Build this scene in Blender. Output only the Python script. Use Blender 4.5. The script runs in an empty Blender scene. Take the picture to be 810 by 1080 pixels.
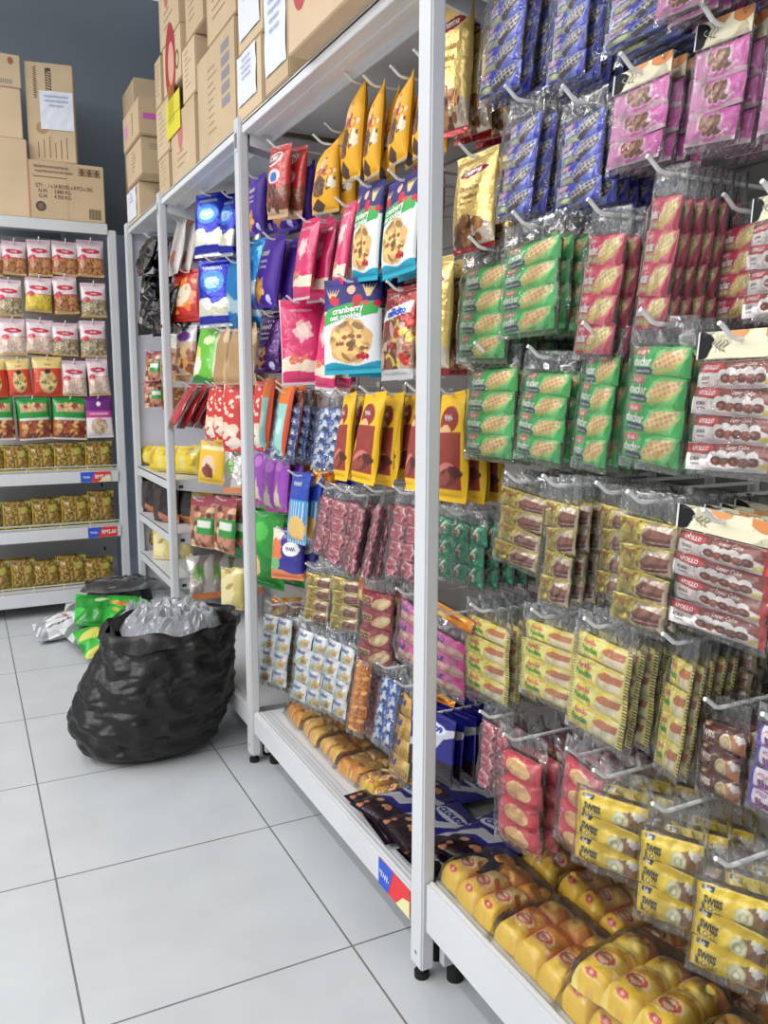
import bpy, bmesh, math, random
import numpy as np
from mathutils import Matrix, Vector, Euler
random.seed(7)
C = bpy.context.scene.collection
PI = math.pi
# ------------------------------------------------------------------ camera model (810x1080 frame)
H_CAM, FPX, CX, CY = 1.317, 880.0, 405.0, 540.0
def _ray(u, v): return np.array([u - CX, CY - v, -FPX])
_Y = _ray(-43., 403.); _Y /= np.linalg.norm(_Y)
_Z = -_ray(375., 6096.); _Z -= _Z.dot(_Y) * _Y; _Z /= np.linalg.norm(_Z)
_X = np.cross(_Y, _Z)
RW = np.array([_X, _Y, _Z])
def proj(p):
    c = RW.T @ (np.asarray(p, float) - np.array([0, 0, H_CAM]))
    return np.array([CX + FPX * c[0] / -c[2], CY - FPX * c[1] / -c[2]])
def on_x(u, v, x):
    w = RW @ _ray(u, v); return w * (x / w[0]) + np.array([0, 0, H_CAM])
def on_y(u, v, y):
    w = RW @ _ray(u, v); return w * (y / w[1]) + np.array([0, 0, H_CAM])
def on_z(u, v, z):
    w = RW @ _ray(u, v); return w * ((z - H_CAM) / w[2]) + np.array([0, 0, H_CAM])

# ------------------------------------------------------------------ materials
def lin(c):
    c = np.asarray(c, float) / 255.0
    return np.where(c <= 0.04045, c / 12.92, ((c + 0.055) / 1.055) ** 2.4)
def lin4(c): return (*[float(x) for x in lin(c)], 1.0)
def newmat(name):
    m = bpy.data.materials.new(name); m.use_nodes = True
    nt = m.node_tree; nt.nodes.clear()
    return m, nt, nt.nodes.new, nt.links.new
def surf_mat(name, rough=.4, metal=0., spec=.5, bump=.0, bscale=60., coat=0., attr=True, col=(200, 200, 200), colnoise=0., nscale=8., dist=.004):
    m, nt, N, L = newmat(name)
    o = N('ShaderNodeOutputMaterial'); b = N('ShaderNodeBsdfPrincipled'); L(b.outputs[0], o.inputs[0])
    b.inputs['Roughness'].default_value = rough; b.inputs['Metallic'].default_value = metal
    b.inputs['Specular IOR Level'].default_value = spec; b.inputs['Coat Weight'].default_value = coat
    b.inputs['Coat Roughness'].default_value = .12
    tc = N('ShaderNodeTexCoord')
    if attr:
        a = N('ShaderNodeAttribute'); a.attribute_name = 'Col'; src = a.outputs['Color']
    else:
        a = N('ShaderNodeRGB'); a.outputs[0].default_value = lin4(col); src = a.outputs[0]
    if colnoise:
        n = N('ShaderNodeTexNoise'); n.inputs['Scale'].default_value = nscale; n.inputs['Detail'].default_value = 5
        L(tc.outputs['Object'], n.inputs['Vector'])
        r = N('ShaderNodeMapRange'); r.inputs[1].default_value = .3; r.inputs[2].default_value = .7
        r.inputs[3].default_value = 1 - colnoise; r.inputs[4].default_value = 1 + colnoise * .3
        L(n.outputs[0], r.inputs[0])
        mx = N('ShaderNodeVectorMath'); mx.operation = 'SCALE'; L(src, mx.inputs[0]); L(r.outputs[0], mx.inputs['Scale'])
        src = mx.outputs[0]
    L(src, b.inputs['Base Color'])
    if bump:
        n = N('ShaderNodeTexNoise'); n.inputs['Scale'].default_value = bscale; n.inputs['Detail'].default_value = 3
        n.inputs['Distortion'].default_value = .6
        L(tc.outputs['Object'], n.inputs['Vector'])
        bp = N('ShaderNodeBump'); bp.inputs['Strength'].default_value = bump; bp.inputs['Distance'].default_value = dist
        L(n.outputs[0], bp.inputs['Height']); L(bp.outputs[0], b.inputs['Normal'])
        if coat: L(bp.outputs[0], b.inputs['Coat Normal'])
    return m
def film_mat(name, haze=.02, bscale=45., strength=.7, hazecol=(235, 235, 240), base=.03):
    m, nt, N, L = newmat(name)
    o = N('ShaderNodeOutputMaterial')
    tc = N('ShaderNodeTexCoord')
    n = N('ShaderNodeTexNoise'); n.inputs['Scale'].default_value = bscale; n.inputs['Detail'].default_value = 4; n.inputs['Distortion'].default_value = 1.2
    mp = N('ShaderNodeMapping'); mp.inputs['Scale'].default_value = (1.5, 1, .45); mp.inputs['Rotation'].default_value = (0, .35, 0)
    L(tc.outputs['Object'], mp.inputs['Vector']); L(mp.outputs[0], n.inputs['Vector'])
    bp = N('ShaderNodeBump'); bp.inputs['Strength'].default_value = strength; bp.inputs['Distance'].default_value = .006
    L(n.outputs[0], bp.inputs['Height'])
    tr = N('ShaderNodeBsdfTransparent'); tr.inputs[0].default_value = (.97, .97, .97, 1)
    gl = N('ShaderNodeBsdfGlossy'); gl.inputs['Roughness'].default_value = .075; L(bp.outputs[0], gl.inputs['Normal'])
    di = N('ShaderNodeBsdfDiffuse'); di.inputs[0].default_value = lin4(hazecol); L(bp.outputs[0], di.inputs['Normal'])
    m1 = N('ShaderNodeMixShader'); m1.inputs[0].default_value = haze
    L(tr.outputs[0], m1.inputs[1]); L(di.outputs[0], m1.inputs[2])
    fr = N('ShaderNodeFresnel'); fr.inputs[0].default_value = 1.4; L(bp.outputs[0], fr.inputs['Normal'])
    ad = N('ShaderNodeMath'); ad.operation = 'MULTIPLY_ADD'; ad.use_clamp = True
    ad.inputs[1].default_value = 1.1; ad.inputs[2].default_value = base
    L(fr.outputs[0], ad.inputs[0])
    m2 = N('ShaderNodeMixShader'); L(ad.outputs[0], m2.inputs[0]); L(m1.outputs[0], m2.inputs[1]); L(gl.outputs[0], m2.inputs[2])
    L(m2.outputs[0], o.inputs[0])
    return m
M = {}
M['wrap'] = surf_mat('printed_wrapper', .28, 0, .5, .5, 60, .5)
M['glossbag'] = surf_mat('glossy_printed_bag', .26, 0, .55, .4, 38, .4, dist=.006)
M['foil'] = surf_mat('metallised_bag', .24, .45, .5, .5, 42, .3, dist=.006)
M['matte'] = surf_mat('matte_printed_bag', .5, 0, .4, .25, 40, 0)
M['card'] = surf_mat('printed_card', .6, 0, .3)
M['carton'] = surf_mat('corrugated_carton', .75, 0, .25, .1, 12, 0, colnoise=.1, nscale=6)
M['metal'] = surf_mat('white_powder_coated_steel', .38, 0, .45, .03, 30, 0, colnoise=.05, nscale=5)
M['wire'] = surf_mat('white_plastic_coated_wire', .35, 0, .5)
M['rubber'] = surf_mat('black_rubber_foot', .6, 0, .3)
M['film'] = film_mat('clear_film')
M['softfilm'] = film_mat('clear_film_loose', .025, 30, .8)
M['crumple'] = film_mat('crumpled_clear_plastic', .36, 20, .9, (225, 230, 240), .08)
M['bread'] = surf_mat('bread_wrap', .4, 0, .5, .4, 35, .35, dist=.006)
M['trash'] = surf_mat('black_bin_liner', .4, 0, .42, .6, 11, .06, attr=False, col=(24, 21, 20), colnoise=.22, nscale=5, dist=.012)

# ------------------------------------------------------------------ geometry helpers
_gl = {}
def glyph(s, bold=.0):
    """2D triangulated outline of a string, height of a capital = 1, centred"""
    k = (s, bold)
    if k in _gl: return _gl[k]
    if s[0] == '~':      # lettering too small to read: a pen squiggle
        n = 14 * len(s); R = random.Random(len(s) * 3 + n); x = np.linspace(-.55 * len(s), .55 * len(s), n)
        y = np.array([.42 * math.sin(i * 1.15) * R.uniform(.5, 1.1) for i in range(n)]); w = np.array([R.uniform(.10, .17) for i in range(n)])
        _gl[k] = (np.concatenate([np.stack([x - w * .4, y + w], 1), np.stack([x + w * .4, y - w], 1)]), [(i, n + i, n + i + 1, i + 1) for i in range(n - 1)]); return _gl[k]
    cu = bpy.data.curves.new('t', 'FONT'); cu.body = s; cu.size = 1; cu.resolution_u = 2; cu.offset = bold
    ob = bpy.data.objects.new('t', cu); C.objects.link(ob)
    dg = bpy.context.evaluated_depsgraph_get(); me = ob.evaluated_get(dg).to_mesh()
    v = np.array([p.co[:2] for p in me.vertices]) if len(me.vertices) else np.zeros((0, 2))
    f = [tuple(p.vertices) for p in me.polygons]
    ob.evaluated_get(dg).to_mesh_clear(); bpy.data.objects.remove(ob); bpy.data.curves.remove(cu)
    if len(v):
        v = v / .7
        v[:, 0] -= (v[:, 0].min() + v[:, 0].max()) / 2; v[:, 1] -= .5
    _gl[k] = (v, f); return _gl[k]

class MB:
    def __init__(s): s.v, s.f, s.c, s.mi, s.n = [], [], [], [], 0
    def add(s, verts, faces, col, mi=0):
        verts = np.asarray(verts, float).reshape(-1, 3); k = len(verts)
        col = np.asarray(col, float)
        if col.ndim == 1: col = np.tile(col, (k, 1))
        s.v.append(verts); s.c.append(col); s.f += [tuple(i + s.n for i in f) for f in faces]
        s.mi += [mi] * len(faces); s.n += k
    def box(s, a, b, col=(255, 255, 255), bev=0., mi=0):
        a, b = np.minimum(a, b), np.maximum(a, b)
        bm = bmesh.new(); bmesh.ops.create_cube(bm, size=1)
        for v in bm.verts: v.co = Vector(((a[0] + b[0]) / 2 + v.co.x * (b[0] - a[0]), (a[1] + b[1]) / 2 + v.co.y * (b[1] - a[1]), (a[2] + b[2]) / 2 + v.co.z * (b[2] - a[2])))
        if bev: bmesh.ops.bevel(bm, geom=list(bm.edges), offset=bev, segments=2, affect='EDGES')
        bm.verts.index_update()
        s.add([v.co[:] for v in bm.verts], [[v.index for v in f.verts] for f in bm.faces], col, mi); bm.free()
    def tube(s, pts, r, n=8, col=(255, 255, 255), mi=0):
        pts = [Vector(p) for p in pts]; rings = []; up = Vector((0, 0, 1))
        for i, p in enumerate(pts):
            t = (pts[min(i + 1, len(pts) - 1)] - pts[max(i - 1, 0)]).normalized()
            a = t.cross(up if abs(t.z) < .9 else Vector((1, 0, 0))).normalized(); b = a.cross(t)
            rr = r[i] if hasattr(r, '__len__') else r
            rings.append([p + (a * math.cos(2 * PI * k / n) + b * math.sin(2 * PI * k / n)) * rr for k in range(n)])
        vs = [q[:] for ring in rings for q in ring]; fs = []
        for i in range(len(pts) - 1):
            for k in range(n): fs.append((i * n + k, i * n + (k + 1) % n, (i + 1) * n + (k + 1) % n, (i + 1) * n + k))
        fs += [tuple(range(n))[::-1], tuple(range((len(pts) - 1) * n, len(pts) * n))]
        s.add(vs, fs, col, mi)
    def grid(s, P, col, mi=0, flip=False):
        nv, nu = P.shape[:2]; fs = []
        for j in range(nv - 1):
            for i in range(nu - 1):
                q = (j * nu + i, j * nu + i + 1, (j + 1) * nu + i + 1, (j + 1) * nu + i); fs.append(q[::-1] if flip else q)
        s.add(P.reshape(-1, 3), fs, np.asarray(col, float).reshape(-1, 3) if np.ndim(col) > 1 else col, mi)
    # flat decals on a plane: origin o, axes ex, ez, lifted along n
    def dquad(s, o, ex, ez, n, x0, z0, x1, z1, col, lift=.0006, mi=0):
        o, ex, ez, n = map(np.asarray, (o, ex, ez, n)); b = o + n * lift
        s.add([b + ex * x0 + ez * z0, b + ex * x1 + ez * z0, b + ex * x1 + ez * z1, b + ex * x0 + ez * z1], [(0, 1, 2, 3)], col, mi)
    def dell(s, o, ex, ez, n, cx, cz, rx, rz, col, lift=.0006, k=28, mi=0, ring=0):
        o, ex, ez, n = map(np.asarray, (o, ex, ez, n)); b = o + n * lift
        a = np.arange(k) * 2 * PI / k
        P = [b + ex * (cx + rx * math.cos(t)) + ez * (cz + rz * math.sin(t)) for t in a]
        if ring:
            Q = [b + ex * (cx + rx * ring * math.cos(t)) + ez * (cz + rz * ring * math.sin(t)) for t in a]
            s.add(P + Q, [(i, (i + 1) % k, k + (i + 1) % k, k + i) for i in range(k)], col, mi)
        else: s.add(P, [tuple(range(k))], col, mi)
    def dtext(s, o, ex, ez, n, txt, cx, cz, hgt, col, lift=.0008, bold=.0, maxw=None, rot=0., mi=0):
        g, f = glyph(txt, bold)
        if not len(g): return
        o, ex, ez, n = map(np.asarray, (o, ex, ez, n)); b = o + n * lift
        sx = hgt
        if maxw: sx = min(sx, maxw / (g[:, 0].max() - g[:, 0].min() + 1e-6))
        x, z = g[:, 0] * sx, g[:, 1] * hgt
        c, q = math.cos(rot), math.sin(rot); x, z = x * c - z * q, x * q + z * c
        s.add(b + np.outer(cx + x, ex) + np.outer(cz + z, ez), f, col, mi)
    def mesh(s, name, mats, smooth=False):
        me = bpy.data.meshes.new(name)
        V = np.concatenate(s.v) if s.v else np.zeros((0, 3))
        me.from_pydata(V.tolist(), [], s.f)
        at = me.color_attributes.new('Col', 'FLOAT_COLOR', 'POINT')
        cc = np.ones((len(V), 4), np.float32); cc[:, :3] = lin(np.concatenate(s.c)); at.data.foreach_set('color', cc.ravel())
        for m in (mats if isinstance(mats, (list, tuple)) else [mats]): me.materials.append(m)
        if len(me.materials) > 1: me.polygons.foreach_set('material_index', s.mi)
        if smooth: me.polygons.foreach_set('use_smooth', [True] * len(me.polygons))
        me.update(); return me
def obj(name, me, parent=None, loc=None, rot=None):
    o = bpy.data.objects.new(name, me); C.objects.link(o)
    if parent: o.parent = parent
    if loc is not None: o.location = loc
    if rot is not None: o.rotation_euler = rot
    return o
LABELS = {}
def tag(o, label, cat, group=None, kind=None):
    assert label not in LABELS, label
    LABELS[label] = 1
    o['label'] = label; o['category'] = cat
    if group: o['group'] = group
    if kind: o['kind'] = kind
    return o
def struct(name, me):
    o = obj(name, me); o['kind'] = 'structure'; return o

def wob(x, y, seed, k=6, f=6., ridge=False):
    """sum of sines noise, about -1..1"""
    r = np.random.RandomState(seed); out = 0
    for i in range(k):
        a = r.rand() * 2 * PI; fr = f * (.5 + r.rand() * 1.2); t = (x * math.cos(a) + y * math.sin(a)) * fr + r.rand() * 6.28
        out = out + (1 - 2 * np.abs(np.sin(t)) if ridge else np.sin(t))
    return out / k

class Cv:
    """art painted on a grid of mesh points; x right, y up, both 0..1"""
    def __init__(s, nu, nv, asp, base):
        s.x, s.y = np.meshgrid(np.linspace(0, 1, nu), np.linspace(0, 1, nv)); s.asp = asp
        s.c = np.tile(np.array(base, float), (nv, nu, 1)); s.txt = []
    def put(s, m, col): s.c[m] = col; return s
    def rect(s, x0, y0, x1, y1, col): return s.put((s.x >= x0) & (s.x <= x1) & (s.y >= y0) & (s.y <= y1), col)
    def ell(s, cx, cy, rx, ry, col, rot=0., amp=0., seed=0):
        dx, dy = (s.x - cx) * s.asp, s.y - cy; c, q = math.cos(rot), math.sin(rot)
        a, b = (dx * c + dy * q) / (rx * s.asp), (-dx * q + dy * c) / ry
        r = np.hypot(a, b)
        if amp: r = r + amp * np.sin(np.arctan2(b, a) * 5 + seed) + amp * .7 * np.sin(np.arctan2(b, a) * 9 + seed * 2)
        return s.put(r < 1, col)
    def poly(s, pts, col):
        m = np.zeros(s.x.shape, bool); n = len(pts)
        for i in range(n):
            (x0, y0), (x1, y1) = pts[i], pts[(i + 1) % n]
            if y0 == y1: continue
            m ^= ((y0 > s.y) != (y1 > s.y)) & (s.x < (x1 - x0) * (s.y - y0) / (y1 - y0) + x0)
        return s.put(m, col)
    def wave(s, y0, amp, fr, col, ph=0., y1=None):
        l = y0 + amp * np.sin(s.x * fr + ph)
        return s.put((s.y < l) & ((s.y > y1) if y1 is not None else True), col)
    def spots(s, n, x0, y0, x1, y1, r, cols, seed=1, sq=.7):
        R = random.Random(seed)
        for i in range(n):
            s.ell(R.uniform(x0, x1), R.uniform(y0, y1), r * R.uniform(.6, 1.3) / s.asp, r * sq * R.uniform(.6, 1.3), R.choice(cols), R.uniform(0, 3))
        return s
    def mottle(s, col, seed, f=14., thr=.1, box=(0, 0, 1, 1)):
        n = wob(s.x * s.asp, s.y, seed, 6, f)
        return s.put((n > thr) & (s.x >= box[0]) & (s.y >= box[1]) & (s.x <= box[2]) & (s.y <= box[3]), col)
    def cookie(s, cx, cy, r, col=(196, 150, 96), dark=(120, 76, 42), seed=3):
        s.ell(cx, cy, r / s.asp, r, col, 0, .04, seed)
        ins = np.hypot((s.x - cx) * s.asp, s.y - cy) < r * .92
        for i, (k, th) in enumerate(((.82, .1), (1.14, .12), (.68, .3), (1.2, .34), (.5, .42))):
            n = wob((s.x - cx) * s.asp / r, (s.y - cy) / r, seed + i * 3, 6, 5 + i)
            s.put(ins & (n > th), tuple(min(255, c * k) for c in col))
        R = random.Random(seed)
        for i in range(7):
            a, d = R.uniform(0, 6.28), r * .75 * math.sqrt(R.random())
            s.ell(cx + d * math.cos(a) / s.asp, cy + d * math.sin(a), r * .13 / s.asp, r * .1, dark)
        return s
    def t(s, txt, cx, cy, h, col, bold=.02, maxw=None, rot=0., shear=0.): s.txt.append((txt, cx, cy, h, col, bold, maxw, rot, shear)); return s

def pillow(name, cv, w, h, t, mat, back=None, crimp=(.0, .0, .04, .04), amp=.0, f=5., seed=1, sag=0., px=2.5, py=3., zig=0., pinch=0., e=.6, taper=0., peak=0.):
    """a filled flow-wrap or bag; origin at top centre, front faces -Y"""
    nv, nu = cv.x.shape; U, V = cv.x, cv.y; mb = MB()
    uu = np.clip((U - crimp[0]) / (1 - crimp[0] - crimp[1]), 0, 1); vv = np.clip((V - crimp[2]) / (1 - crimp[2] - crimp[3]), 0, 1)
    p = (1 - np.abs(2 * uu - 1) ** px).clip(0) ** e * (1 - np.abs(2 * vv - 1) ** py).clip(0) ** e * (1 + sag * (.5 - V))
    asp = w / h
    wr = wob(U * asp, V, seed, 7, f, True) * amp
    X = (U - .5) * w * (1 - pinch * np.sin(PI * V)); Z = (V - 1) * h
    if taper: X = X * (1 - taper * V ** 3) + taper * .3 * w * V ** 3
    if peak: Z = Z - peak * h * V ** 3 * (1 - U)
    if zig: X = X + np.where(U < .01, -1, np.where(U > .99, 1, 0)) * zig * (np.arange(nv) % 2)[:, None]
    Yf = -(t / 2 * p + (p > .02) * wr * (.35 + .65 * p)) - .0006
    edge = (U < .001) | (U > .999) | (V < .001) | (V > .999)
    wavy = wob(U * asp, V, seed + 5, 4, 7.) * amp * .7 * (1 - p)
    Yf = np.where(edge, 0, Yf) + wavy
    Yb = np.where(edge, 0, t / 2 * p * .8 + .0006) + wavy
    mb.grid(np.stack([X, Yf, Z], -1), cv.c)
    bc = cv.c if back is None else np.tile(np.array(back, float), (nv, nu, 1))
    st = 2 if nu > 12 and nv > 12 and nu % 2 and nv % 2 else 1
    mb.grid(np.stack([X, Yb, Z], -1)[::st, ::st], bc[::st, ::st], flip=True)
    for (s_, cx, cy, hh, col, bold, maxw, rot, shear) in cv.txt:
        g, fc = glyph(s_, bold)
        if not len(g): continue
        th = hh * h; sx = th
        gw = g[:, 0].max() - g[:, 0].min() + 1e-6
        if maxw: sx = min(sx, maxw * w / gw)
        x, z = g[:, 0] * sx + g[:, 1] * shear * th, g[:, 1] * th
        c, q = math.cos(rot), math.sin(rot); x, z = x * c - z * q, x * q + z * c
        uq, vq = np.clip(cx + x / w, 0, 1), np.clip(cy + z / h, 0, 1)
        fi, fj = uq * (nu - 1), vq * (nv - 1); i0, j0 = np.minimum(fi.astype(int), nu - 2), np.minimum(fj.astype(int), nv - 2)
        a, b = fi - i0, fj - j0
        def bil(A): return A[j0, i0] * (1 - a) * (1 - b) + A[j0, i0 + 1] * a * (1 - b) + A[j0 + 1, i0] * (1 - a) * b + A[j0 + 1, i0 + 1] * a * b
        mb.add(np.stack([bil(X), bil(Yf) - .0011, bil(Z)], -1), fc, col)
    return mb.mesh(name, mat, True)
_fc = {}
def film(w, h, t, top, seed=1, mat='film', nu=10, nv=13):
    """clear over-bag: header of height `top` above the contents; origin at top of contents"""
    k = (round(w, 3), round(h, 3), round(t, 3), round(top, 3), seed % 3, mat)
    if k in _fc: return _fc[k]
    cv = Cv(nu, nv, w / (h + top), (255, 255, 255)); U, V = cv.x, cv.y
    r = np.random.RandomState(seed % 3 + 11)
    Zt = h + top + .012
    Z = V * Zt - h - .012
    body = np.clip(-(Z - .004) / .02, 0, 1)
    p = (1 - np.abs(2 * U - 1) ** 6).clip(0) ** .5 * np.where(Z > 0, .15 + .1 * np.sin(V * 20), 1) * (1 - (np.clip(-Z / h, 0, 1)) ** 14)
    X = (U - .5) * (w + .014) * (1 + .03 * np.sin(V * 9 + seed))
    d = r.normal(size=U.shape) * .0032
    d[:, 0] = d[:, -1] = 0
    Yf = -(t / 2 + .004) * p - np.abs(d) * body - .001 - d * (1 - body); Yb = (t / 2 + .003) * p + .001 + np.abs(d) * body - d * (1 - body)
    mb = MB(); mb.grid(np.stack([X, Yf, Z], -1), (255, 255, 255)); mb.grid(np.stack([X, Yb, Z], -1), (255, 255, 255), flip=True)
    _fc[k] = mb.mesh('clear_bag', M[mat], False); return _fc[k]

# ------------------------------------------------------------------ the room
def floor_mat():
    m, nt, N, L = newmat('grey_ceramic_floor_tile')
    o = N('ShaderNodeOutputMaterial'); b = N('ShaderNodeBsdfPrincipled'); L(b.outputs[0], o.inputs[0])
    tc = N('ShaderNodeTexCoord'); sx = N('ShaderNodeSeparateXYZ'); L(tc.outputs['Object'], sx.inputs[0])
    def line(out, off):
        a = N('ShaderNodeMath'); a.operation = 'SUBTRACT'; L(out, a.inputs[0]); a.inputs[1].default_value = off
        d = N('ShaderNodeMath'); d.operation = 'DIVIDE'; L(a.outputs[0], d.inputs[0]); d.inputs[1].default_value = .6
        f = N('ShaderNodeMath'); f.operation = 'PINGPONG'; L(d.outputs[0], f.inputs[0]); f.inputs[1].default_value = .5
        r = N('ShaderNodeMath'); r.operation = 'LESS_THAN'; L(f.outputs[0], r.inputs[0]); r.inputs[1].default_value = .0042
        return r.outputs[0]
    mx = N('ShaderNodeMath'); mx.operation = 'MAXIMUM'; L(line(sx.outputs[0], .144), mx.inputs[0]); L(line(sx.outputs[1], 1.637), mx.inputs[1])
    n = N('ShaderNodeTexNoise'); n.inputs['Scale'].default_value = 5; n.inputs['Detail'].default_value = 8; L(tc.outputs['Object'], n.inputs['Vector'])
    cr = N('ShaderNodeValToRGB'); cr.color_ramp.elements[0].position = .3; cr.color_ramp.elements[1].position = .7
    cr.color_ramp.elements[0].color = lin4((189, 193, 196)); cr.color_ramp.elements[1].color = lin4((198, 202, 205)); L(n.outputs[0], cr.inputs[0])
    # scuffs
    n2 = N('ShaderNodeTexNoise'); n2.inputs['Scale'].default_value = 14; n2.inputs['Detail'].default_value = 2; n2.inputs['Distortion'].default_value = 2.5; L(tc.outputs['Object'], n2.inputs['Vector'])
    g = N('ShaderNodeMath'); g.operation = 'GREATER_THAN'; L(n2.outputs[0], g.inputs[0]); g.inputs[1].default_value = .79
    c1 = N('ShaderNodeMixRGB'); L(g.outputs[0], c1.inputs[0]); L(cr.outputs[0], c1.inputs[1]); c1.inputs[2].default_value = lin4((176, 179, 181))
    c2 = N('ShaderNodeMixRGB'); L(mx.outputs[0], c2.inputs[0]); L(c1.outputs[0], c2.inputs[1]); c2.inputs[2].default_value = lin4((112, 114, 115))
    L(c2.outputs[0], b.inputs['Base Color']); b.inputs['Roughness'].default_value = .33; b.inputs['Specular IOR Level'].default_value = .35
    return m
mb = MB(); mb.box((-3.2, -2.2, -.05), (1.45, 5.62, 0)); struct('floor', mb.mesh('floor', floor_mat()))
wm = surf_mat('dark_grey_wall_paint', .8, 0, .2, .05, 90, 0, attr=False, col=(128, 138, 148), colnoise=.05, nscale=2)
mb = MB(); mb.box((-3.2, 5.5, 0), (1.45, 5.6, 3.6)); struct('wall_back', mb.mesh('wall_back', wm))
mb = MB(); mb.box((1.36, -2.2, 0), (1.45, 5.5, 3.6)); struct('wall_right', mb.mesh('wall_right', wm))
mb = MB(); mb.box((.60, 5.40, 0), (1.355, 5.495, 2.2), (196, 210, 226), .004)
struct('trim_1', mb.mesh('wall_panel', surf_mat('blue_grey_panel', .6, 0, .3)))

WHT = (214, 216, 219)
X0 = .837
posts = [0.27, 1.476, 2.681, 3.85, 4.66]
def empty(name, loc, label, cat, group=None):
    o = bpy.data.objects.new(name, None); C.objects.link(o); o.location = loc; o.empty_display_size = .05
    return tag(o, label, cat, group)
run = empty('gondola_shelving', (X0, 0, 0), 'long white steel shelving run with four posts along the right side', 'shelving')
def child(name, mb, par, mat='metal', smooth=False, label=None):
    base = par.matrix_world.translation if par.parent is None else par.parent.location
    me = mb.mesh(name, M[mat] if isinstance(mat, str) else mat, smooth)
    off = Vector(par.location) if par.parent is None else Vector(par.parent.location) + Vector(par.location)
    me.transform(Matrix.Translation(-off)); o = obj(name, me, par)
    if label: o['label'] = label
    return o
for i, y in enumerate(posts):
    mb = MB(); mb.box((.826, y - .026, .03), (.858, y + .026, 2.138), WHT, .004)
    if i == 2: pass
    for zz in (2.06, .06): mb.box((.8255, y - .004, zz), (.827, y + .004, zz + .008), (120, 120, 120))
    up = child('upright', mb, run)
    mb = MB(); mb.tube([(.842, y, 0), (.842, y, .014)], .017, 14, (30, 30, 30)); mb.tube([(.842, y, .012), (.842, y, .032)], .011, 10, (40, 40, 40))
    child('foot', mb, up, 'rubber', label='black levelling foot')
    if 0 < i < 4:
        mb = MB(); mb.box((.8245, y - .013, 2.035), (.8262, y + .016, 2.10), (205, 206, 206))
        for k in range(9): mb.dquad((.8245, y + .012, 2.04), (0, -1, 0), (0, 0, 1), (-1, 0, 0), .002 + k * .0026, .006, .002 + k * .0026 + (.0012 if k % 3 else .002), .05, (90, 90, 90))
        child('sticker', mb, up, 'card', label='small grey barcode sticker')
for i, (zb, zt) in enumerate([(.13, .243), (.115, .19), (.115, .185)]):
    y0, y1 = posts[i] + .03, posts[i + 1] - .03
    mb = MB(); mb.box((.838, y0, zt - .006), (1.26, y1, zt - .001), WHT); mb.box((.834, y0, zb), (.842, y1, zt), WHT, .002)
    mb.box((.842, y0, zt - .004), (.85, y1, zt + .004), (215, 216, 218), .0015); mb.box((.858, y0, zt - .004), (.862, y1, zt + .003), (200, 201, 204), .001)
    if i == 1:
        for k in range(100):
            yy = y0 + .012 + k * (y1 - y0 - .02) / 100
            for xx in (.875, .89): mb.dquad((xx, yy, zt), (1, 0, 0), (0, 1, 0), (0, 0, 1), -.002, -.0025, .002, .0025, (178, 176, 178))
    bs = child('base_shelf', mb, run)
    for yy in (y0 - .0, y1 - .02):
        mb = MB(); mb.box((.87, yy, .045), (1.24, yy + .02, zt - .008), (200, 201, 204)); child('base_bracket', mb, run)
        mb = MB(); mb.tube([(.905, yy + .01, 0), (.905, yy + .01, .045)], [.019, .019], 14, (28, 28, 28)); child('foot', mb, bs, 'rubber', label='black levelling foot')
    mb = MB(); mb.box((X0, y0, 2.085), (.842, y1, 2.118), (232, 233, 236), .0015); mb.box((X0, y0, 2.108), (1.30, y1, 2.113), WHT)
    mb.box((.842, y0, 2.085), (.935, y1, 2.089), (222, 222, 224)); mb.box((.932, y0, 2.07), (.937, y1, 2.108), (215, 215, 218)); mb.box((.875, y0, 2.081), (.895, y1, 2.0855), (226, 226, 228))
    child('top_shelf', mb, run)
    for yy in (y0, y1 - .012):
        mb = MB(); mb.grid(np.array([[[.86, yy, 2.084], [1.24, yy, 2.084]], [[.86, yy, 2.05], [1.24, yy, 1.97]]]), (215, 216, 219))
        mb.grid(np.array([[[.86, yy + .01, 2.084], [1.24, yy + .01, 2.084]], [[.86, yy + .01, 2.05], [1.24, yy + .01, 1.97]]]), (215, 216, 219)); mb.grid(np.array([[[.86, yy, 2.05], [1.24, yy, 1.97]], [[.86, yy + .01, 2.05], [1.24, yy + .01, 1.97]]]), (215, 216, 219))
        child('shelf_bracket', mb, run)
    mb = MB(); mb.box((1.262, y0 - .03, .05), (1.275, y1 + .03, 2.10), (158, 154, 150))  # light grey board, colour darkened to stand for shade behind the packs
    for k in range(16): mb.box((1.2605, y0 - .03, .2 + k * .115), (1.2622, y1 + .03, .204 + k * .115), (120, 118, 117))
    child('back_panel', mb, run, label='pegboard back panel, grey darkened for shade')
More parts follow.
